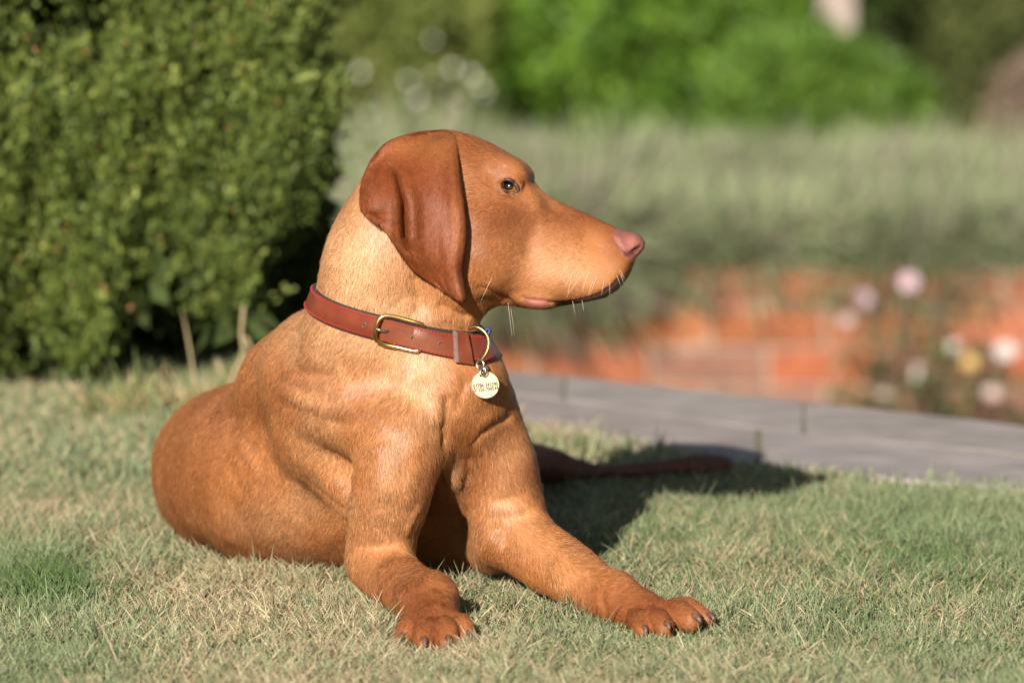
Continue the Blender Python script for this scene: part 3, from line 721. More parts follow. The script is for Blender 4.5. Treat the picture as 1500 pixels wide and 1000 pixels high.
def seg_dist(P, Q):
    """distance to polyline Q and position 0..1 along it"""
    best = np.full(len(P), 9.0); tt = np.zeros(len(P)); L = np.linalg.norm(np.diff(Q, axis=0), axis=1); T0 = np.concatenate([[0], np.cumsum(L)])
    for i in range(len(Q) - 1):
        ba = Q[i + 1] - Q[i]; t = np.clip((P - Q[i]) @ ba / (ba @ ba), 0, 1); d = np.linalg.norm(P - Q[i] - t[:, None] * ba, axis=1)
        m = d < best; best[m] = d[m]; tt[m] = (T0[i] + t[m] * L[i]) / T0[-1]
    return best, tt
def adjacency_smooth(V, F, w, it):
    E = np.concatenate([np.stack([F[:, k], F[:, (k + 1) % 4]], 1) for k in range(4)])
    deg = np.bincount(E[:, 0], minlength=len(V)).astype(float)[:, None]
    for _ in range(it):
        A = np.stack([np.bincount(E[:, 0], V[E[:, 1], k], len(V)) for k in range(3)], 1) / np.maximum(deg, 1)
        V = V + w[:, None] * (A - V)
    return V
def to_px(P):
    q = P - CAM; dd = q @ FW; return 750 + FPX * (q @ RT) / dd, 500 - FPX * (q @ UP) / dd
def head_mask(P):
    """1 on the muzzle and eye region, 0 on the trunk"""
    q = (P - HO) / S; u = 700 + q @ EU; v = 300 + q @ EV
    return np.clip((u - 690) / 30, 0, 1) * np.clip((470 - v) / 20, 0, 1)
def paw_mask(P): return np.clip((-.10 - P[:, 1]) / .03, 0, 1) * np.clip((.07 - P[:, 2]) / .02, 0, 1)

V, F = surface_nets(np.array([-.40, -.28, -.03]), np.array([.32, .98, .44]), 0.0036)
V = project(V, 2)
wsm = 0.6 * (1 - np.maximum(head_mask(V), paw_mask(V)))
V = adjacency_smooth(V, F, wsm, 14)
V = adjacency_smooth(V, F, 0.7 * np.clip((V[:, 1] - .08) / .08, 0, 1) * np.clip((.26 - V[:, 2]) / .05, 0, 1), 40)
V, F = subdivide(V, F)
hm = np.maximum(head_mask(V), paw_mask(V))[:, None]
V = V * (1 - hm) + project(V, 1) * hm
V = adjacency_smooth(V, F, 0.5 * (1 - hm[:, 0]), 2)
def vnormals(V, F):
    n = np.cross(V[F[:, 2]] - V[F[:, 0]], V[F[:, 3]] - V[F[:, 1]]); o = np.zeros_like(V)
    for k in range(4): o += np.stack([np.bincount(F[:, k], n[:, j], len(V)) for j in range(3)], 1)
    return nrm(o)
NRM = vnormals(V, F)
disp = np.zeros(len(V))
for Q, amp, sig in FOLDS:
    c = Q.mean(0); rr = np.linalg.norm(Q - c, axis=1).max() + 3 * sig
    m = np.linalg.norm(V - c, axis=1) < rr; d, t = seg_dist(V[m], Q)
    disp[m] += amp * np.exp(-(d / sig) ** 2) * np.clip(np.minimum(t, 1 - t) / 0.18, 0.0, 1) ** 0.7
disp += 0.0007 * fbm(V, 45, 2) * (1 - 0.7 * hm[:, 0]) + 0.0012 * fbm(V + 9, 16, 2) * (1 - hm[:, 0])
V = V + NRM * disp[:, None]
NRM = vnormals(V, F)
dog = empty('dog', (0, 0.2, 0), label='short haired russet dog lying on the lawn with its head turned to the right', cat='dog')
INV = (0, -0.2, 0)
# ------------------------------------------------------------------ coat colour, split of nose and lips, eyes, ears, claws, whiskers, fur
def blobs(px, py, L):
    o = np.zeros(len(px))
    for x, y, rx, ry, a in L: o += a * np.exp(-((px - x) / rx) ** 2 - ((py - y) / ry) ** 2)
    return o
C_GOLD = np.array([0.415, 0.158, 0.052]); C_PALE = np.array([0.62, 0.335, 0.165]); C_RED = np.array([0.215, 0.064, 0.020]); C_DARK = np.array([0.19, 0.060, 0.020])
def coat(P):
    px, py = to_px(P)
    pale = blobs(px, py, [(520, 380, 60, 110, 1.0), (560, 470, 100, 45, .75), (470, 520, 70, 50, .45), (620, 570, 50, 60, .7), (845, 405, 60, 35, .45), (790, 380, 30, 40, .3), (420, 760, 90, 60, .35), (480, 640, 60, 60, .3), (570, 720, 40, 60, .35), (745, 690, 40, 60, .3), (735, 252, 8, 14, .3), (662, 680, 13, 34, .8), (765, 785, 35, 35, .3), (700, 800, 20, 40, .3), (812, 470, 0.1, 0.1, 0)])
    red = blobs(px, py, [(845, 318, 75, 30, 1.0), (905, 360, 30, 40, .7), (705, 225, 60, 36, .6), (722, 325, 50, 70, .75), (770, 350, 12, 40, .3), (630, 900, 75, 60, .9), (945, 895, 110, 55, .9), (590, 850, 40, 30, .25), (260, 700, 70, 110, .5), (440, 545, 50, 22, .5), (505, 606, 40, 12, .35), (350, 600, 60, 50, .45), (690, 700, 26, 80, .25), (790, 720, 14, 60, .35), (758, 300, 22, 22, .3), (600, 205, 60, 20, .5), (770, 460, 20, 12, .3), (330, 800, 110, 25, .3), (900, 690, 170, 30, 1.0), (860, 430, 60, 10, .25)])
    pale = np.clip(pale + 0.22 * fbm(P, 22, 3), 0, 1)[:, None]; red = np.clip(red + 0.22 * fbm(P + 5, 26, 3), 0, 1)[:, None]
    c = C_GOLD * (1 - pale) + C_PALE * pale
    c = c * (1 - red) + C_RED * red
    far = np.clip(blobs(px, py, [(930, 684, 190, 26, 1.3)]) * (P[:, 1] > .55), 0, .8)[:, None]       # shade over the far hind leg, put into its coat colour
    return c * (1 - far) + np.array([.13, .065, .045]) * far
m_skin = mat_attr('dog_skin_under_coat', rough=0.75, spec=0.2)
m_nose = mat_attr('nose_leather', rough=0.38, spec=0.5, bump=0.9, bscale=1300)
m_lip = mat_attr('lip_skin', rough=0.4, spec=0.5, bump=0.4, bscale=900)
def head_uvw(P):
    q = (P - HO) / S; return 700 + q @ EU, 300 + q @ EV, q @ EW
FC = V[F].mean(1); fu, fv, fw = head_uvw(FC)
def in_poly(x, y, poly):
    r = np.zeros(len(x), bool); n = len(poly)
    for i in range(n):
        (x1, y1), (x2, y2) = poly[i], poly[(i + 1) % n]
        c = ((y1 > y) != (y2 > y)) & (x < (x2 - x1) * (y - y1) / (y2 - y1 + 1e-9) + x1); r ^= c
    return r
fu2 = 700 + (fu - 700) * math.cos(YAW) - np.abs(fw) * math.sin(YAW)    # mirrored on the far side
is_nose = (np.abs(fw) < 60) & in_poly(fu2, fv, [(896, 344), (904, 331), (925, 337), (950, 345), (950, 372), (936, 388), (924, 382), (908, 372), (900, 360)]) & (fu2 > 880)
LIPC = np.array(LIP, float)
d_l = np.full(len(FC), 99.0)
for a, b in zip(LIPC[:-1], LIPC[1:]):
    ba = b - a; q = np.stack([fu2, fv], 1) - a; t = np.clip(q @ ba / (ba @ ba), 0, 1); d_l = np.minimum(d_l, np.linalg.norm(q - t[:, None] * ba, axis=1))
pinkz = ((fu2 - 787) / 19) ** 2 + ((fv - 442) / 7.5) ** 2 < 1
below = (fu2 > 815) & (fv > np.interp(fu2, LIPC[:, 0], LIPC[:, 1]) - 1.5) & (fv > 395) & (fv < 452) & (fu2 < 935)
is_lip = ((d_l < 2.2) & (fu2 < 925) & (fu2 > 768) | pinkz | below) & ~is_nose & (np.abs(fw) < 70) & (fv > 385) & (fv < 455)
nose_col = np.array([0.27, 0.090, 0.066])
def submesh(sel):
    Fs = F[sel]; u, inv = np.unique(Fs, return_inverse=True); return u, inv.reshape(-1, 4)
body_sel = ~(is_nose | is_lip)
vb, Fb = submesh(body_sel)
body = link('body', mesh_np('body', V[vb], Fb), m_skin, dog, loc=INV)
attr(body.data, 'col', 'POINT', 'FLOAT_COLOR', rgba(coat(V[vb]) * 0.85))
vn, Fn = submesh(is_nose)
nu_, nv_, nw_ = head_uvw(V[vn])
g_n = np.minimum.reduce([np.hypot(nu_ - x, nv_ - y) for x, y in [(934, 366), (928, 371), (922, 372)]])
dk = np.clip(1 - g_n / 6.5, 0, 1)[:, None] * (np.abs(nw_) > 8)[:, None]
cn = nose_col * (1 + 0.12 * fbm(V[vn], 400, 2))[:, None] * (1 - dk) + np.array([.05, .012, .01]) * dk
nose = link('nose', mesh_np('nose', V[vn], Fn), m_nose, dog, loc=INV); attr(nose.data, 'col', 'POINT', 'FLOAT_COLOR', rgba(cn))
vl, Fl = submesh(is_lip); lu, lv, lw = head_uvw(V[vl])
lu2 = 700 + (lu - 700) * math.cos(YAW) - np.abs(lw) * math.sin(YAW)
pk = np.exp(-((lu2 - 787) / 22) ** 2)[:, None]
cl = np.array([0.34, 0.115, 0.085]) * pk + np.array([0.055, 0.022, 0.018]) * (1 - pk)
lips = link('lips', mesh_np('lips', V[vl], Fl), m_lip, dog, loc=INV); attr(lips.data, 'col', 'POINT', 'FLOAT_COLOR', rgba(cl))

# eyes
def eye_mat():
    m, n, l, b = new_mat('dog_eye')
    a = N(n, 'ShaderNodeAttribute'); a.attribute_name = 'col'; l.new(a.outputs['Color'], b.inputs['Base Color'])
    b.inputs['Roughness'].default_value = 0.08; b.inputs['Specular IOR Level'].default_value = 0.35; b.inputs['Coat Weight'].default_value = 0.25; b.inputs['Coat Roughness'].default_value = 0.02
    return m
m_eye = eye_mat()
ER = 19.0
for sgn in (1, -1):
    c = HP(EYE[0] + 1, EYE[1] + 0.5, EW0 - ER + 1.5)
    gaze = nrm(-0.06 * EU + 0.97 * EW - 0.17 * EV)
    if sgn < 0: c = c - 2 * EW * np.dot(c - HO, EW); gaze = gaze - 2 * EW * np.dot(gaze, EW)
    z = gaze; x = nrm(np.cross([0, 0, 1], z)); y = np.cross(z, x); Rm = np.stack([x, y, z], 1)
    mb = MB().ball((0, 0, 0), np.full(3, ER * S), 48, 64, Rm); me = mb.mesh('eye')
    P = np.concatenate(mb.v); ang = np.arccos(np.clip(nrm(P) @ gaze, -1, 1))
    iris = np.array([0.19, 0.072, 0.011]) * (1 + 0.25 * fbm(P, 900, 2))[:, None]
    col_ = np.where((ang < 0.44)[:, None], [.004, .003, .003], np.where((ang < 0.86)[:, None], iris, np.where((ang < 0.95)[:, None], [.03, .012, .006], [.10, .05, .04])))
    e = link('eye', me, m_eye, dog, loc=np.array(INV) + c); attr(me, 'col', 'POINT', 'FLOAT_COLOR', rgba(col_))
# dark eyelid skin round the opening: rests on the ball or on the socket rim, whichever stands out more
def EYE_IN(x, y):
    r2 = ER ** 2 - (x - EYE[0] - 1) ** 2 - (y - EYE[1] - .5) ** 2
    return max(0.0, EW0 - ER + 1.5 + math.sqrt(max(r2, 0)) - surf_head(x, y))
m_lid = mat_plain('eyelid_skin', (0.055, 0.022, 0.014), 0.45, bump=0.3, bscale=900)
for sgn in (1, -1):
    Q = np.array([HP(x, y, surf_head(x, y) + 1.2 + EYE_IN(x, y)) for x, y in [eye_pt(a, 12.6, 8.8) for a in np.linspace(0, 2 * math.pi, 29)[:-1]]])
    if sgn < 0: Q = Q - 2 * ((Q - HO) @ EW)[:, None] * EW
    th_ = np.linspace(0, 2 * math.pi, 29)[:-1]; rr = (1.7 + 1.5 * np.clip(np.sin(th_ + .2), 0, 1) + 1.2 * np.exp(-(np.minimum(th_, 2 * math.pi - th_) / .5) ** 2)) * S
    link('eyelid', MB().tube(Q, rr, 8, closed=True).mesh('eyelid'), m_lid, dog, loc=INV)

# ears: folded leather flaps with real thickness
EC = np.array([
    [(546, 236), (568, 212), (598, 200), (628, 195), (652, 194), (667, 203)],
    [(534, 262), (562, 243), (594, 237), (630, 234), (658, 236), (671, 246)],
    [(531, 289), (558, 284), (590, 280), (628, 280), (660, 284), (677, 291)],
    [(534, 313), (560, 317), (592, 320), (630, 322), (664, 325), (682, 331)],
    [(559, 330), (580, 345), (606, 352), (638, 356), (664, 358), (681, 362)],
    [(583, 362), (600, 374), (622, 382), (645, 387), (663, 390), (677, 393)],
    [(606, 394), (622, 402), (640, 409), (654, 414), (667, 417), (679, 420)],
    [(649, 420), (656, 426), (663, 432), (670, 437), (676, 440), (681, 437)]], float)
EWd = np.array([[40, 42, 40, 38, 38, 44], [88, 86, 82, 80, 82, 80], [104, 102, 98, 98, 99, 92], [108, 106, 102, 103, 104, 96], [104, 104, 103, 105, 105, 97], [98, 100, 102, 104, 104, 96], [94, 97, 99, 100, 100, 95], [92, 93, 94, 95, 95, 93]], float)
EWd[3:, 4:] += np.array([5, 12, 18, 22, 24])[:, None]; EWd[3:, 3] += [2, 5, 9, 13, 20]
for i in range(6):
    w_ = surf_head(*EC[0, i]); EWd[0, i] = ((w_ if 5 < w_ < 140 else 15) - 1) if i > 2 else (88, 78, 60)[i]
NR, NC = 110, 80
G3 = np.concatenate([EC, EWd[..., None]], 2)
G3 = cr(G3, NR); G3 = cr(G3.transpose(1, 0, 2), NC).transpose(1, 0, 2)
ex, ey, ew = G3[..., 0], G3[..., 1], G3[..., 2]
# lift the flap clear of skull and neck
ri, ci = np.linspace(0, NR - 1, 23).astype(int), np.linspace(0, NC - 1, 15).astype(int)
sv = np.array([[surf_head(ex[i, j], ey[i, j]) for j in ci] for i in ri]); bad = (sv > 140) | (sv < 5)
tgt = (35 * np.clip(np.linspace(0, 1, 23) / 0.3, 0, 1) * np.clip((1.1 - np.linspace(0, 1, 23)) / 0.4, 0.5, 1))[:, None] * np.ones(15)
need = np.where(bad, 0, np.clip(sv + tgt - ew[np.ix_(ri, ci)], 0, 60)); need[0] = 0
for _ in range(3):
    q = np.pad(need, 1, mode='edge'); need = np.maximum(need * 0.4 + 0.6 * sum(q[1 + a:24 + a, 1 + b:16 + b] for a in (-1, 0, 1) for b in (-1, 0, 1)) / 9, need * 0.75); need[0] = 0
ew = ew + cr(cr(need, NR).T, NC).T
xv = np.interp(ey, [235, 260, 300, 350, 375], [572, 586, 597, 599, 608])
rf = np.clip((ey - 238) / 22, 0, 1) * np.clip((372 - ey) / 24, 0, 1)
sst = lambda z: np.clip(z, 0, 1) ** 2 * (3 - 2 * np.clip(z, 0, 1))
ew = ew - rf * 29 * sst((ex - xv + 15) / 14) * (1 / (1 + np.exp((ex - xv - 1) / 1.2)))       # pleat: the lobe dives under the main flap
ew = ew + rf * 6 * np.exp(-((ex - xv + 26) / 10) ** 2)
rid = np.interp(ey, [200, 300, 380, 430], [640, 648, 655, 668])
ew = ew + 4 * np.exp(-((ex - rid) / 15) ** 2) * np.clip((ey - 205) / 40, 0, 1) - 2 * np.exp(-((ex - rid - 16) / 7) ** 2) * np.clip((ey - 225) / 50, 0, 1) * np.clip((430 - ey) / 40, 0, 1)
ew = ew - 1.5 * np.exp(-((ex - rid + 26) / 8) ** 2) * np.clip((ey - 250) / 50, 0, 1) * np.clip((420 - ey) / 40, 0, 1)
ew = ew + rf * 5 * np.exp(-((ex - xv - 9) / 8) ** 2)
cc = np.linspace(0, 1, NC)[None, :]; rrw = np.linspace(0, 1, NR)[:, None]
ew = ew - 6 * np.clip((cc - 0.92) / 0.08, 0, 1) ** 2 + 3.5 * np.exp(-((cc - 0.86) / 0.06) ** 2) * np.clip(rrw * 4, 0, 1)
ew = ew - 3.5 * np.exp(-((cc - 0.70 + 0.1 * rrw) / 0.06) ** 2) * np.clip((rrw - .2) * 4, 0, 1)
ew = ew + 6 * np.exp(-(((ex - 548) / 12) ** 2 + ((ey - 292) / 22) ** 2))                  # back lobe
ew = ew - 11 * np.exp(-(((ex - 551) / 13) ** 2 + ((ey - 316) / 5) ** 2)) + 7 * np.exp(-(((ex - 546) / 15) ** 2 + ((ey - 326) / 4) ** 2))                    # its curled lip
ew = ew + 2.5 * np.exp(-((ex - 560 - (ey - 330) * 0.9) / 5) ** 2) * np.clip((ey - 315) / 15, 0, 1) * np.clip((400 - ey) / 20, 0, 1)
EP = np.array([HP(a, b, c) for a, b, c in zip(ex.ravel(), ey.ravel(), ew.ravel())]).reshape(NR, NC, 3)
EP += 0.0004 * fbm(EP, 90, 2)[..., None] * EW
du = np.gradient(EP, axis=1); dv = np.gradient(EP, axis=0); EN = nrm(np.cross(dv, du)); EN *= np.sign((EN * EW).sum(-1).mean())
edge = np.minimum.reduce([np.broadcast_to(cc, (NR, NC)) * 12, np.broadcast_to(1 - cc, (NR, NC)) * 12, np.broadcast_to(1 - rrw, (NR, NC)) * 14]); edge = np.sqrt(np.clip(edge, 0, 1) * (2 - np.clip(edge, 0, 1)))
TH = 0.0036 * (0.25 + 0.75 * edge)[..., None]
EV_ = np.concatenate([(EP + EN * TH / 2).reshape(-1, 3), (EP - EN * TH / 2).reshape(-1, 3)])
I, J = np.meshgrid(np.arange(NR - 1), np.arange(NC - 1), indexing='ij'); a = I * NC + J
q = np.stack([a, a + NC, a + NC + 1, a + 1], -1).reshape(-1, 4); n0 = NR * NC
ring = np.concatenate([np.arange(NC), np.arange(1, NR) * NC + NC - 1, (NR - 1) * NC + np.arange(NC - 2, -1, -1), np.arange(NR - 2, 0, -1) * NC]); r2 = np.roll(ring, -1)
EF = np.concatenate([q, q[:, ::-1] + n0, np.stack([ring, r2, r2 + n0, ring + n0], -1)])
def ear_col(P):
    x, y = to_px(P)
    base = np.array([0.185, 0.047, 0.013]); warm = np.array([0.34, 0.120, 0.036]); pk = np.array([0.26, 0.085, 0.042])
    w = np.clip(blobs(x, y, [(645, 215, 30, 28, .9), (668, 330, 12, 90, .3), (600, 212, 40, 16, .4)]) + .2 * fbm(P, 40, 2), 0, 1)[:, None]
    p = np.clip(blobs(x, y, [(640, 300, 14, 60, .45), (672, 420, 10, 18, .8), (548, 290, 10, 20, .5), (660, 360, 10, 50, .4)]), 0, 1)[:, None]
    c = base * (1 - w) + warm * w; return c * (1 - p) + pk * p
ears = []
for sgn in (1, -1):
    P = EV_ if sgn > 0 else EV_ - 2 * ((EV_ - HO) @ EW)[:, None] * EW
    e = link('ear', mesh_np('ear', P, EF if sgn > 0 else EF[:, ::-1]), m_skin, dog, loc=INV)
    attr(e.data, 'col', 'POINT', 'FLOAT_COLOR', rgba(ear_col(EV_) * 0.9)); ears.append(e)

# claws
m_claw = mat_plain('dark_claw', (0.075, 0.036, 0.025), 0.4, col2=(0.16, 0.08, 0.055), nscale=200)
for a, b, r in TOES_R + TOES_L:
    a_, b_ = Wp(*a), Wp(*b); d = nrm((b_ - a_) * [1, 1, 0.3]); s_ = r * S
    p0 = b_ + d * s_ * 0.45 + [0, 0, s_ * 0.35]
    Q = np.array([p0, p0 + d * s_ * .45 + [0, 0, .0006], p0 + d * s_ * .8 - [0, 0, .0012], p0 + d * s_ * 1.0 - [0, 0, .0042]])
    link('claw', MB().tube(Q, np.array([.29, .27, .19, .05]) * s_, 10).mesh('claw'), m_claw, dog, loc=INV)

# ---- fur: strands of real hair combed along the body
FLOW = np.array([(930, 350, -1, .1), (870, 335, -1, .1), (800, 310, -1, .35), (765, 262, -.5, -.8), (735, 250, -1, -.3), (700, 215, -1, .1), (735, 330, -.7, .8), (850, 390, -.9, .45), (800, 420, -.8, .6), (890, 400, -.6, .8), (690, 380, -.6, .9), (620, 210, -1, .5), (560, 230, -.5, 1),
    (500, 310, -.35, 1), (550, 390, -.1, 1), (640, 440, .3, 1), (690, 440, -.2, 1), (500, 500, -.4, 1), (430, 510, -.8, .7), (400, 560, -.7, .8), (480, 600, -.4, 1), (560, 580, -.1, 1), (630, 560, .3, 1), (690, 580, .1, 1), (720, 560, .4, 1), (330, 640, -.8, .7), (280, 610, -.9, .4), (240, 720, -.6, .9), (350, 760, -.5, .9), (450, 770, -.4, 1), (420, 690, -.5, 1),
    (580, 660, -.1, 1), (560, 760, -.1, 1), (545, 830, .2, 1), (590, 850, .5, .8), (630, 900, .1, 1), (665, 700, .1, 1), (740, 640, .1, 1), (750, 720, .2, 1), (710, 790, -.3, 1), (790, 780, .8, .7), (850, 850, .9, .5), (950, 890, 1, .35), (650, 780, 0, 1), (880, 690, 1, 0), (360, 700, -.5, .9)], float)
def comb(P, n):
    x, y = to_px(P); d2 = (x[:, None] - FLOW[:, 0]) ** 2 + (y[:, None] - FLOW[:, 1]) ** 2 + 150.0
    w = 1 / d2 ** 1.6; w /= w.sum(1, keepdims=True); fx = w @ FLOW[:, 2]; fy = w @ FLOW[:, 3]
    ang = 0.30 * fbm(P + 3, 30, 2) + 0.22 * fbm(P + 8, 120, 1); ca_, sa_ = np.cos(ang), np.sin(ang)
    fx, fy = fx * ca_ - fy * sa_, fx * sa_ + fy * ca_
    d = fx[:, None] * RT - fy[:, None] * UP + 0.25 * FW * (1 if True else 0)
    return nrm(d - (d * n).sum(1, keepdims=True) * n)
def scatter(Vx, Fx, Nx, count, wgt=None):
    A, B, C, D = (Vx[Fx[:, k]] for k in range(4))
    ar = 0.5 * np.linalg.norm(np.cross(C - A, D - B), axis=1)
    if wgt is not None: ar = ar * wgt
    f = rng.choice(len(Fx), count, p=ar / ar.sum()); u, v = rng.random((2, count, 1))
    g = Fx[f]; mix = lambda X: (X[g[:, 0]] * (1 - u) + X[g[:, 1]] * u) * (1 - v) + (X[g[:, 3]] * (1 - u) + X[g[:, 2]] * u) * v
    return mix(Vx), nrm(mix(Nx)), f
def strands(P, n, d, L, lift, curl=0.10):
    c = len(P); t = np.linspace(0, 1, 4)[None, :, None]; L = L[:, None, None]; lift = lift[:, None, None]
    side = np.cross(n, d); bend = rng.normal(0, curl, (c, 1, 1))
    return (P - n * 0.0001)[:, None] + L * (d[:, None] * t * (1 - .15 * lift) + n[:, None] * lift * t * (1 - .55 * t) + side[:, None] * bend * t * t)
def fur_mat(name='dog_fur', rough=0.40, spec=0.36):
    m, n, l, b = new_mat(name)
    a = N(n, 'ShaderNodeAttribute'); a.attribute_name = 'col'
    g = N(n, 'ShaderNodeAttribute'); g.attribute_name = 'nrm'
    geo = N(n, 'ShaderNodeNewGeometry')
    v1 = N(n, 'ShaderNodeVectorMath', operation='SCALE'); l.new(g.outputs['Vector'], v1.inputs[0]); v1.inputs['Scale'].default_value = 3.2
    v2 = N(n, 'ShaderNodeVectorMath', operation='ADD'); l.new(v1.outputs[0], v2.inputs[0]); l.new(geo.outputs['Normal'], v2.inputs[1])
    v3 = N(n, 'ShaderNodeVectorMath', operation='NORMALIZE'); l.new(v2.outputs[0], v3.inputs[0])
    l.new(a.outputs['Color'], b.inputs['Base Color']); l.new(v3.outputs[0], b.inputs['Normal'])
    b.inputs['Roughness'].default_value = rough; b.inputs['Specular IOR Level'].default_value = spec
    return m
m_fur = fur_mat(); m_fur_ear = fur_mat('velvet_ear_fur', 0.5, 0.25)
vis = np.ones(len(FC)); fn = NRM[F].mean(1); toc = nrm(CAM - FC)
facing = (fn * toc).sum(1)
vis = np.where(facing > -0.35, 1.0, 0.25) * body_sel
q_e = np.hypot((fu2 - 747) / 14.5, (fv - 275.5) / 11.5) < 1
vis[q_e & (np.abs(fw) > 30)] = 0
vis[FC[:, 2] < 0.004] = 0
NF = 640000
P, n, f = scatter(V, F, NRM, NF, vis)
d = comb(P, n); x, y = to_px(P); hm_ = head_mask(P)
L = 0.0078 * (1 - hm_) + 0.0034 * hm_
L = L * (1 + np.clip(blobs(x, y, [(662, 684, 15, 34, 1.1), (700, 805, 18, 30, .6), (598, 770, 10, 14, .7), (620, 600, 30, 40, .25), (740, 760, 30, 14, .3)]), 0, 1.2))
L = L * np.where(((x > 880) | (y > 860)) & (y > 800), 0.65, 1) * np.where((x > 860) & (y < 420), 0.6, 1) * rng.uniform(.7, 1.25, NF)
lift = 0.10 * hm_ + np.clip(rng.normal(.25, .07, NF) + 0.06 * fbm(P, 60, 1), .12, .8)
fly = rng.random(NF) < .035; lift[fly] *= 1.9
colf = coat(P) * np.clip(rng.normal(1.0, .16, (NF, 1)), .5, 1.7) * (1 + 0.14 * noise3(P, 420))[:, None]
lt = rng.random(NF) < 0.06; colf[lt] = np.clip(colf[lt] * np.array([1.5, 1.7, 2.0]), 0, .85)
# darker skin round the eye
de = np.clip(1.45 - np.hypot((x - 749) / 17, (y - 277) / 13), 0, 1) * (hm_ > .3)
colf = colf * (1 - 0.65 * np.clip(de * 2, 0, 1))[:, None]
rad = (np.array([.00010, .00010, .00008, .00003]))[None] * rng.uniform(.8, 1.3, (NF, 1)) * (1 - .25 * hm_)[:, None]
lift = lift + .35 * np.clip(blobs(x, y, [(662, 684, 12, 34, 1), (704, 806, 14, 22, .5)]), 0, 1)
curves_obj('fur', strands(P, n, d, L, lift) + np.array(INV), rad, m_fur, dog, colf, n, kind='stuff')
# ear fur
for e, sgn in zip(ears, (1, -1)):
    ne = 70000 if sgn > 0 else 15000
    nn = vnormals(EV_, EF); P, n, f = scatter(EV_, EF, nn, ne); 
    d = RT * 0.15 - UP + 0.35 * RT * fbm(P, 25, 2)[:, None]; d = nrm(d - (d * n).sum(1, keepdims=True) * n)
    c_ = ear_col(P) * np.clip(rng.normal(1, .2, (ne, 1)), .5, 1.7) * (1 + .15 * noise3(P, 420))[:, None]
    T = strands(P, n, d, rng.uniform(.0025, .0048, ne), np.clip(rng.normal(.32, .10, ne), .12, .8))
    if sgn < 0:
        T = T - 2 * ((T - HO) @ EW)[..., None] * EW; n = n - 2 * (n @ EW)[:, None] * EW
    curves_obj('ear_fur', T + np.array(INV) * 0 , np.array([.00011, .00011, .00009, .00003])[None], m_fur_ear, e, c_, n, kind='stuff')
    # sits on the ear in the ear's own frame
# whiskers
m_wh = mat_plain('whisker', (0.75, 0.62, 0.48), 0.4)
WK = [((833, 386), (-14, 22)), ((845, 391), (-20, 30)), ((838, 400), (-8, 34)), ((862, 398), (-10, 26)), ((852, 404), (-22, 26)), ((874, 404), (-10, 24)), ((868, 412), (-8, 20)), ((884, 410), (-4, 20)), ((892, 414), (0, 16)), ((902, 404), (6, 12)), ((906, 396), (8, 10)), ((744, 443), (6, 46)), ((838, 441), (4, 16)), ((722, 406), (-18, 34)), ((852, 440), (2, 12)), ((908, 402), (4, 10))]
T = []
for (x, y), (a, b) in WK:
    w0 = surf_head(x, y); w0 = w0 if w0 > 5 else 8
    t = np.linspace(0, 1, 6)
    T.append([HP(x + a * s_ , y + b * s_ + 4 * s_ * s_, w0 + (9 * s_ - 4 * s_ * s_)) for s_ in t])
T = np.array(T); curves_obj('whiskers', np.concatenate([T, T - 2 * ((T - HO) @ EW)[..., None] * EW]) + np.array(INV), np.array([.00011, .0001, .00009, .00007, .00005, .00002])[None], m_wh, dog, kind='stuff')
# ------------------------------------------------------------------ collar and identity tag
m_lea = mat_plain('red_brown_leather', (0.20, 0.042, 0.021), 0.36, noise=0.25, nscale=45, bump=0.25, bscale=700, dist=0.0006)
m_ton = mat_plain('brown_leather_tongue', (0.19, 0.045, 0.017), 0.34, noise=0.3, nscale=60, bump=0.25, bscale=700, dist=0.0006)
m_lin = mat_plain('dark_felt_lining', (0.022, 0.016, 0.016), 0.9, bump=0.6, bscale=900)
m_thr = mat_plain('red_thread', (0.38, 0.018, 0.024), 0.6)
m_brs = mat_plain('brass', (0.72, 0.50, 0.20), 0.28, 1.0, noise=0.2, nscale=90)
m_stl = mat_plain('steel', (0.55, 0.54, 0.52), 0.25, 1.0)
m_hol = mat_plain('punched_hole', (0.01, 0.008, 0.007), 0.9)
m_edge = mat_plain('raw_leather_edge', (0.20, 0.13, 0.11), 0.7, noise=0.3, nscale=200)
m_tag = mat_plain('pale_brass_disc', (0.80, 0.62, 0.36), 0.32, 0.55, noise=0.08, nscale=120, bump=0.1, bscale=900)
m_ink = mat_plain('engraved_black', (0.012, 0.01, 0.01), 0.6)
m_blu = mat_plain('blue_cord', (0.02, 0.05, 0.22), 0.5, noise=0.4, nscale=800)

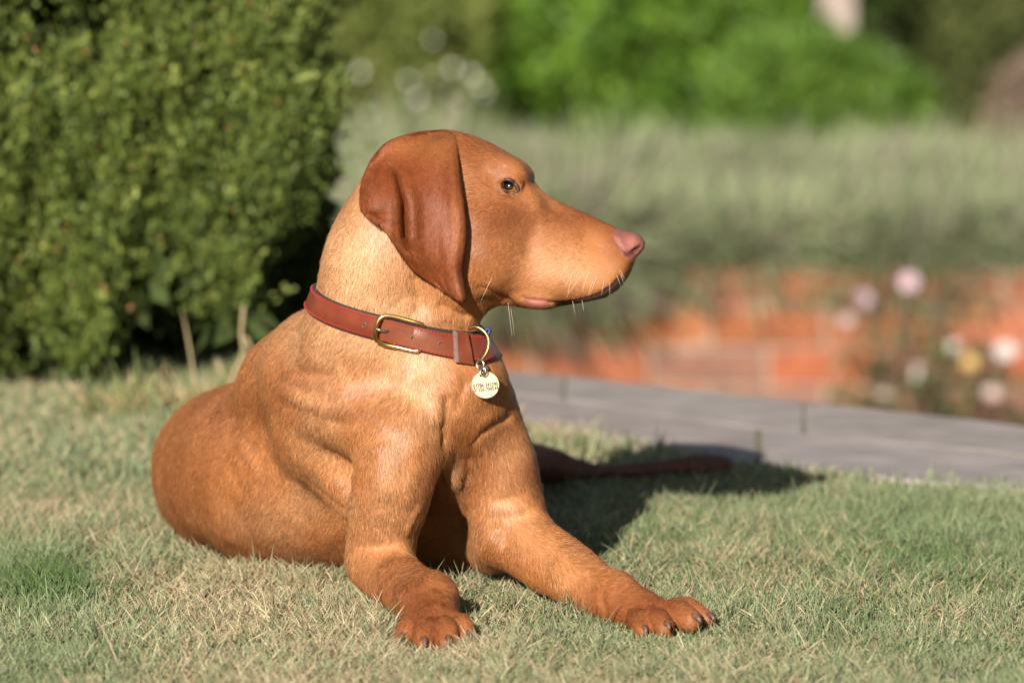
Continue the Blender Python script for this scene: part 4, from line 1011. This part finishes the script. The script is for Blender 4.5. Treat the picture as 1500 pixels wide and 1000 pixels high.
RO = HP(586, 470, 0); c_ax = nrm(HP(718, 505, 0) - HP(454, 436, 0)); f_ax = nrm(HP(586, 489, 92) - HP(586, 470, 0)); f_ax = nrm(f_ax - c_ax * np.dot(f_ax, c_ax))
n_ax = np.cross(c_ax, f_ax); n_ax = n_ax * np.sign(n_ax @ UP)
NA = 180; PH = np.arange(NA) * 2 * math.pi / NA
def neck_r(off):
    r = np.linspace(0.19, 0.02, 341); o = np.zeros(NA)
    for i, a in enumerate(PH):
        D = sdf(RO + n_ax * off + r[:, None] * (math.cos(a) * c_ax + math.sin(a) * f_ax)); o[i] = r[np.argmax(D < 0)]
    ft = np.fft.rfft(o); ft[7:] = 0; return np.fft.irfft(ft, NA)
HWID = 17.5 * S
R_lo, R_mid, R_hi = neck_r(-HWID), neck_r(0), neck_r(HWID)
def ring_pt(ph, b, out):
    """on the collar: angle, height across the strap in photo pixels, distance out from the neck in metres"""
    ph = np.asarray(ph, float); x = (ph / (2 * math.pi) * NA) % NA
    g = lambda R: np.interp(x, np.arange(NA + 1), np.append(R, R[0]))
    t = np.asarray(b, float) * S / HWID; r = g(R_mid) + (g(R_hi) - g(R_lo)) / 2 * t * 0.8 + 0.0018 + out
    return RO + n_ax * (np.asarray(b) * S)[..., None] + r[..., None] * (np.cos(ph)[..., None] * c_ax + np.sin(ph)[..., None] * f_ax)
_ph = np.linspace(0, math.pi, 721); _px, _py = to_px(ring_pt(_ph, np.zeros(721), np.full(721, .004)))
def ph_at(px): return float(np.interp(px, _px[::-1], _ph[::-1]))      # angle on the near half seen at photo column px
def band(name, p0, p1, b0, b1, o0, o1, mat, parent, closed=False, n=160, rnd=1.2):
    ph = np.linspace(p0, p1, n + 1); ph = ph[:-1] if closed else ph; m = len(ph)
    prof = [(b0 + rnd, o0), (b1 - rnd, o0), (b1, o0 + (o1 - o0) * .35), (b1, o0 + (o1 - o0) * .7), (b1 - rnd, o1), ((b0 + b1) / 2, o1 + .00015), (b0 + rnd, o1), (b0, o0 + (o1 - o0) * .7), (b0, o0 + (o1 - o0) * .35)]
    P = np.stack([ring_pt(ph, np.full(m, b), np.full(m, o)) for b, o in prof], 1); k = len(prof)
    i = np.arange(m if closed else m - 1); I, J = np.meshgrid(i, np.arange(k), indexing='ij'); I2 = (I + 1) % m; J2 = (J + 1) % k
    Fq = np.stack([I * k + J, I2 * k + J, I2 * k + J2, I * k + J2], -1).reshape(-1, 4); Fs = [Fq]
    if not closed: Fs += [np.arange(k)[None], ((m - 1) * k + np.arange(k))[None, ::-1]]
    me = mesh_np(name, P.reshape(-1, 3), Fs); me.set_sharp_from_angle(angle=R_(40))
    return link(name, me, mat, parent)
collar = empty('dog_collar', (0, 0, 0), label='red brown leather dog collar with brass buckle and red stitching round the neck', cat='dog collar')
PB = ph_at(562)                                       # buckle bar
PE = ph_at(676)                                       # end of the tongue under the keeper
band('lining', 0, 2 * math.pi, -19.4, 19.4, 0.0, .0014, m_lin, collar, True, 240)
strap = band('strap', 0, 2 * math.pi, -17, 17, .0012, .0034, m_lea, collar, True, 240)
band('tongue_lining', PB - .01, PE, -17.6, 17.8, .0033, .0042, m_lin, collar)
tong = band('tongue', PB + .02, PE, -16.4, 16.4, .0040, .0062, m_ton, collar)
def stitches(p0, p1, b, out, parent, pitch=5.2):
    mb = MB(); L = np.linalg.norm(np.diff(ring_pt(np.linspace(p0, p1, 60), np.zeros(60), np.full(60, out)), axis=0), axis=1).sum(); n = int(L / (pitch * S)); dp = (p1 - p0) / n
    for i in range(n):
        a = p0 + (i + .15) * dp; t = np.linspace(0, .55, 4)
        mb.tube(ring_pt(a + dp * t, np.full(4, b), out + np.array([-.0003, .0004, .0004, -.0003])), .00042, 6)
    return link('stitching', mb.mesh('stitching'), m_thr, parent, kind='stuff')
pr = ph_at(684)
for b in (-14, 14):
    stitches(PB + .03, 2 * math.pi + pr - .45, b, .0036, strap); stitches(-.42, pr - .02, b, .0036, strap)
    stitches(PE + .06, PB - .05, b, .0064, tong)
def hole(px, out, parent):
    a = ph_at(px); c = ring_pt(np.array([a]), np.array([0.]), np.array([out]))[0]; o = nrm(c - RO - n_ax * np.dot(c - RO, n_ax)); t = np.cross(n_ax, o)
    an = np.linspace(0, 2 * math.pi, 17)[:-1]; r = 2.9 * S
    link('rim', MB().tube(c + o * .0001 + r * 1.15 * (np.cos(an)[:, None] * t + np.sin(an)[:, None] * n_ax), .0004, 6, closed=True).mesh('rim'), m_edge, parent)
    Vh = np.concatenate([[c - o * .0003], c + o * .00025 + r * (np.cos(an)[:, None] * t + np.sin(an)[:, None] * n_ax)]); k = np.arange(16)
    link('punched_hole', mesh_np('punched_hole', Vh, np.stack([np.zeros(16, int), 1 + k, 1 + (k + 1) % 16], 1)), m_hol, parent)
hole(533, .0035, strap); hole(604, .0063, tong); hole(643, .0063, tong)
# buckle: brass frame passing over the strap on the left and under the tongue on the right
_bk = [(556.5, -17, .0075), (554, -8, .0088), (554, 8, .0088), (556, 17, .008), (562, 22, .007), (574, 23.5, .0062), (590, 23, .0056), (605, 22.4, .0052), (614, 21, .0045), (617, 15, .0036), (617, 0, .0032), (617, -15, .0034), (612, -19, .0036), (590, -20, .0036), (570, -20.5, .005)]
_bk = cr(np.array(_bk + _bk[:1], float), 76)[:-1]
buckle = link('buckle', MB().tube(ring_pt(np.array([ph_at(a) for a, b, c in _bk]), _bk[:, 1], _bk[:, 2]), .0019, 12, closed=True).mesh('buckle'), m_brs, collar)
link('prong', MB().tube(ring_pt(np.array([ph_at(555), ph_at(559), ph_at(564), ph_at(569)]), np.array([0, 0, 0, 0.]), np.array([.0098, .0098, .0088, .006])), .0013, 10).mesh('prong'), m_stl, buckle)
keep = band('keeper_loop', ph_at(683), ph_at(663), -21, 21, .0062, .0094, m_ton, collar, n=24)
band('keeper_edge', ph_at(664.5), ph_at(662), -21.4, 21.4, .0058, .0098, m_edge, collar, n=6)
link('d_ring', MB().tube(cr(np.array([HP(688, 481, 58), HP(698, 479, 62), HP(708, 484, 64), HP(715, 494, 64), HP(716, 506, 64), HP(712, 518, 64), HP(704, 528, 62), HP(697, 530, 58)]), 40), .0016, 12).mesh('d_ring'), m_brs, collar)
mb = MB()
for i in range(4):
    an = np.linspace(0, 2 * math.pi, 19)[:-1]; c = HP(714.5 + 1.2 * math.sin(i * 2), 485 + 0.8 * math.cos(i * 2.5), 16 + 2 * i)
    mb.tube(c + (3.6 * S) * (np.cos(an)[:, None] * (RT * .8 + FW * .3 * math.sin(i)) + np.sin(an)[:, None] * UP), .0011, 8, closed=True)
link('blue_cord', mb.mesh('blue_cord'), m_blu, collar)

# identity tag hanging from the ring
yt = min(surf_y(711, 563), surf_y(705, 570), surf_y(718, 556)) - .006
def Tp(px, py, d=0): return Wp(px, py, yt - d)
idt = empty('identity_tag', Tp(711, 563), label='round pale brass identity tag engraved with two rows of numbers', cat='pet tag')
TI = -Tp(711, 563)
t_n = nrm(-FW * .96 + RT * .10 + UP * .22); t_u = nrm(UP - t_n * (UP @ t_n)); t_r = np.cross(t_u, t_n); rot = R_(6)
t_r, t_u = t_r * math.cos(rot) + t_u * math.sin(rot), t_u * math.cos(rot) - t_r * math.sin(rot)
TC = Tp(711, 563.5)
def tag_pt(x, y, z=0): return TC + S * (x * t_r + y * t_u) + z * t_n
def disc_mesh():
    n = 64; an = np.arange(n) * 2 * math.pi / n; h = np.array([-4.5, 14.5]); 
    O = lambda r, z: np.array([tag_pt(r * math.cos(a), r * math.sin(a), z) for a in an])
    Hh = lambda r, z: np.array([tag_pt(h[0] + r * math.cos(a), h[1] + r * math.sin(a), z) for a in an])
    Vs = [O(19.5, .0006), O(20.2, .0003), O(20.2, -.0003), O(19.5, -.0006), Hh(2.6, -.0006), Hh(2.6, .0006)]
    k = np.arange(n); k2 = (k + 1) % n; o = []
    for i in range(6): o.append(np.stack([i * n + k, i * n + k2, (i + 1) % 6 * n + k2, (i + 1) % 6 * n + k], -1))
    return mesh_np('disc', np.concatenate(Vs), np.concatenate(o)[:, ::-1])
dm = disc_mesh(); dm.set_sharp_from_angle(angle=R_(30)); disc = link('disc', dm, m_tag, idt, loc=TI)
for txt, yy in (('07786 345390', -0.8), ('01256 704544', -7.0)):
    cu = bpy.data.curves.new('number_row', 'FONT'); cu.body = txt; cu.size = 1.0; cu.align_x = 'CENTER'; cu.align_y = 'CENTER'
    tmp = bpy.data.objects.new('number_row', cu); COL.objects.link(tmp)
    bpy.context.view_layer.update()
    me = bpy.data.meshes.new_from_object(tmp.evaluated_get(bpy.context.evaluated_depsgraph_get())); bpy.data.objects.remove(tmp)
    co = np.empty(len(me.vertices) * 3, np.float32); me.vertices.foreach_get('co', co); co = co.reshape(-1, 3); w = np.ptp(co[:, 0]); hh = np.ptp(co[:, 1])
    Q = np.concatenate([[tag_pt(x * 36.2 / w + sx, yy + y * 5.4 / hh + sy, .0008 + .00004 * k) for x, y, _ in co] for k, (sx, sy) in enumerate(((-.22, -.12), (.22, -.12), (0, .22)))])
    nv = len(co); Fp = [np.array([list(p.vertices) for p in me.polygons if len(p.vertices) == c]) for c in sorted({len(p.vertices) for p in me.polygons})]
    link('number_row', mesh_np('number_row', Q, [f + nv * k for f in Fp for k in range(3)], False), m_ink, disc)
for k, (cx, cy, ax_) in enumerate(((706.5, 541, RT * .45 - FW * .9), (703.5, 534, RT * .9 - FW * .45), (707.5, 543, RT * .75 - FW * .65))):
    an = np.linspace(0, 2 * math.pi, 25)[:-1]; c = Tp(cx, cy, .001 + .0012 * k)
    link('split_ring', MB().tube(c + S * ((7.2 - .5 * k) * np.cos(an)[:, None] * UP + (6.2 - .5 * k) * np.sin(an)[:, None] * nrm(ax_)), .0007, 8, closed=True).mesh('split_ring'), m_stl, idt, loc=TI)
# ------------------------------------------------------------------ grass: single blades, green and straw
m_grass = mat_attr('grass_blade', rough=0.45, transl=0.22, spec=0.35)
def edge_y(x): return np.interp(-x, -ec[:, 0], ec[:, 1])
def lawn_z(x, y):
    e = np.interp(-x, -ec[:, 0], ec[:, 1]); tq = np.clip((e - y) / (e + 9), 0, 1)
    return 0.005 * fbm(np.stack([x, y, 0 * x], -1), 2.2, 2) * np.clip(tq * 6, 0, 1) - .004
def grow(n, x0, x1, y0, y1, ln, rad, kind):
    x = rng.uniform(x0, x1, n); y = rng.uniform(y0, y1, n); k = y < edge_y(x) + .022 * noise3(np.stack([x, y, 0 * x], -1), 18) + .012
    if kind == 'wide': k &= ~(((np.abs(x - .065) < .77) & (y > -.6) & (y < .74)) | ((x > -.93) & (x < 1.03) & (y >= .74)))
    x, y = x[k], y[k]; R2 = np.stack([x, y, 0 * x], -1)
    px, py = to_px(R2)
    clump = fbm(R2, 26, 2); patch = fbm(R2 + 2, 3.2, 3) + .25 * fbm(R2 + 7, 16, 2)
    dry = .49 + .55 * patch + blobs(px, py, [(330, 880, 260, 60, .42), (60, 700, 160, 60, .15), (620, 990, 160, 40, .2), (1400, 640, 200, 60, -.1), (1300, 760, 300, 60, -.15), (60, 865, 90, 40, -.8), (80, 960, 90, 50, -.5), (860, 630, 110, 28, .5), (1150, 860, 160, 70, .15), (100, 640, 200, 25, .1)])
    keep = rng.random(len(x)) < np.clip(.75 + .45 * clump, .25, 1)
    x, y, clump, dry, px, py = (a[keep] for a in (x, y, clump, dry, px, py)); m = len(x)
    R2 = np.c_[x, y, lawn_z(x, y)]
    D = sdf(R2 + [0, 0, .004]); ok = D > .0015; R2, clump, dry, px, py, D = (a[ok] for a in (R2, clump, dry, px, py, D)); m = len(R2)
    isdry = rng.random(m) < np.clip(dry, .06, .93)
    a = rng.uniform(0, 2 * math.pi, m); lean = np.where(isdry, rng.uniform(.35, 1.35, m), np.clip(rng.normal(.50, .28, m), .02, 1.25))
    if kind == 'thatch': lean = rng.uniform(1.0, 1.5, m)
    tuft = blobs(px, py, [(70, 862, 75, 26, .45), (1000, 800, 300, 60, .12), (1330, 840, 120, 50, .2)])
    L = ln * rng.lognormal(0, .28, m) * (1 + .25 * clump) * (1 + tuft); L = L * (1 - .5 * np.clip(blobs(px, py, [(632, 955, 75, 26, 1.1), (975, 938, 95, 22, 1.1), (900, 925, 50, 14, .6)]), 0, 1)); L = L * (1 - .35 * np.exp(-((edge_y(R2[:, 0]) - R2[:, 1]) / .12) ** 2)); L = np.where(D < .03, L * 1.12, L)
    h = np.stack([np.cos(a), np.sin(a)], 1); curl = rng.uniform(.1, .7, m)
    t = np.array([0, .38, .72, 1.0])[None]
    ang = lean[:, None] + curl[:, None] * (t - .4) * 1.1
    st = np.diff(t, axis=1, prepend=0) * L[:, None]; hor = np.cumsum(np.sin(ang) * st, 1); ver = np.cumsum(np.cos(ang) * st, 1)
    P = np.stack([R2[:, :1] + h[:, :1] * hor, R2[:, 1:2] + h[:, 1:] * hor, R2[:, 2:] + np.maximum(ver, .0006 * t)], -1)
    ok = sdf(P[:, -1]) > -.001; ok &= sdf(P[:, 2]) > -.001
    g1, g2 = np.array([.098, .145, .050]), np.array([.275, .31, .17]); s1, s2 = np.array([.52, .44, .28]), np.array([.30, .225, .125])
    u = rng.random((m, 1)); gw = np.clip(.5 + .4 * clump[:, None] + rng.normal(0, .3, (m, 1)), 0, 1); gt = np.clip(tuft[:, None] * 2, 0, 1)
    green = (g1 * (1 - gw) + g2 * gw) * (1 - gt) + np.array([.070, .140, .030]) * gt
    C = np.where(isdry[:, None], s1 * u + s2 * (1 - u), green) * rng.uniform(.6, 1.4, (m, 1))
    r = (rad * rng.uniform(.7, 1.25, m))[:, None] * np.array([[.9, 1.0, .8, .12]])
    return P[ok], r[ok], C[ok]
parts_ = [grow(500000, -.72, .85, -.62, .72, .0155, .00042, 'blade'), grow(120000, -.72, .85, -.62, .72, .014, .00042, 'thatch'),
          grow(170000, -.95, 1.05, .72, 2.2, .022, .00085, 'blade'), grow(50000, -.95, 1.05, .72, 2.2, .018, .0008, 'thatch'),
          grow(150000, -2.4, 2.6, -1.5, 2.4, .021, .0011, 'wide'), grow(1500, -.72, .85, -.62, .9, .030, .00055, 'blade')]
curves_obj('grass', np.concatenate([p[0] for p in parts_]), np.concatenate([p[1] for p in parts_]), m_grass, None, np.concatenate([p[2] for p in parts_]),
           label='short mown grass with straw coloured patches covering the lawn', cat='grass', kind='stuff')
# dry grass and litter at the foot of the hedge
n = 6500; x = rng.uniform(-.95, -.16, n); y = 1.23 + .14 * rng.random(n) + .03 * noise3(np.c_[x, 0 * x, 0 * x], 14)
L = rng.lognormal(0, .4, n) * .030 * np.clip(.7 + fbm(np.c_[x, y, 0 * x], 12, 2), .35, 1.8); a = rng.uniform(0, 2 * math.pi, n); ln_ = rng.uniform(.2, 1.45, n); t = np.linspace(0, 1, 4)[None]
P = np.stack([x[:, None] + np.cos(a)[:, None] * np.sin(ln_)[:, None] * L[:, None] * t, y[:, None] + np.sin(a)[:, None] * np.sin(ln_)[:, None] * L[:, None] * t, L[:, None] * np.cos(ln_)[:, None] * t * (1.15 - .3 * t)], -1)
C = np.array([.42, .33, .17]) * rng.uniform(.5, 1.2, (n, 1)); g_ = rng.random(n) < .3; C[g_] = np.array([.14, .19, .05])
curves_obj('dry_grass', P, np.array([[.0012, .0012, .001, .0002]]), m_grass, None, C, label='longer straw coloured dry grass along the foot of the evergreen hedge', cat='dry grass', kind='stuff')
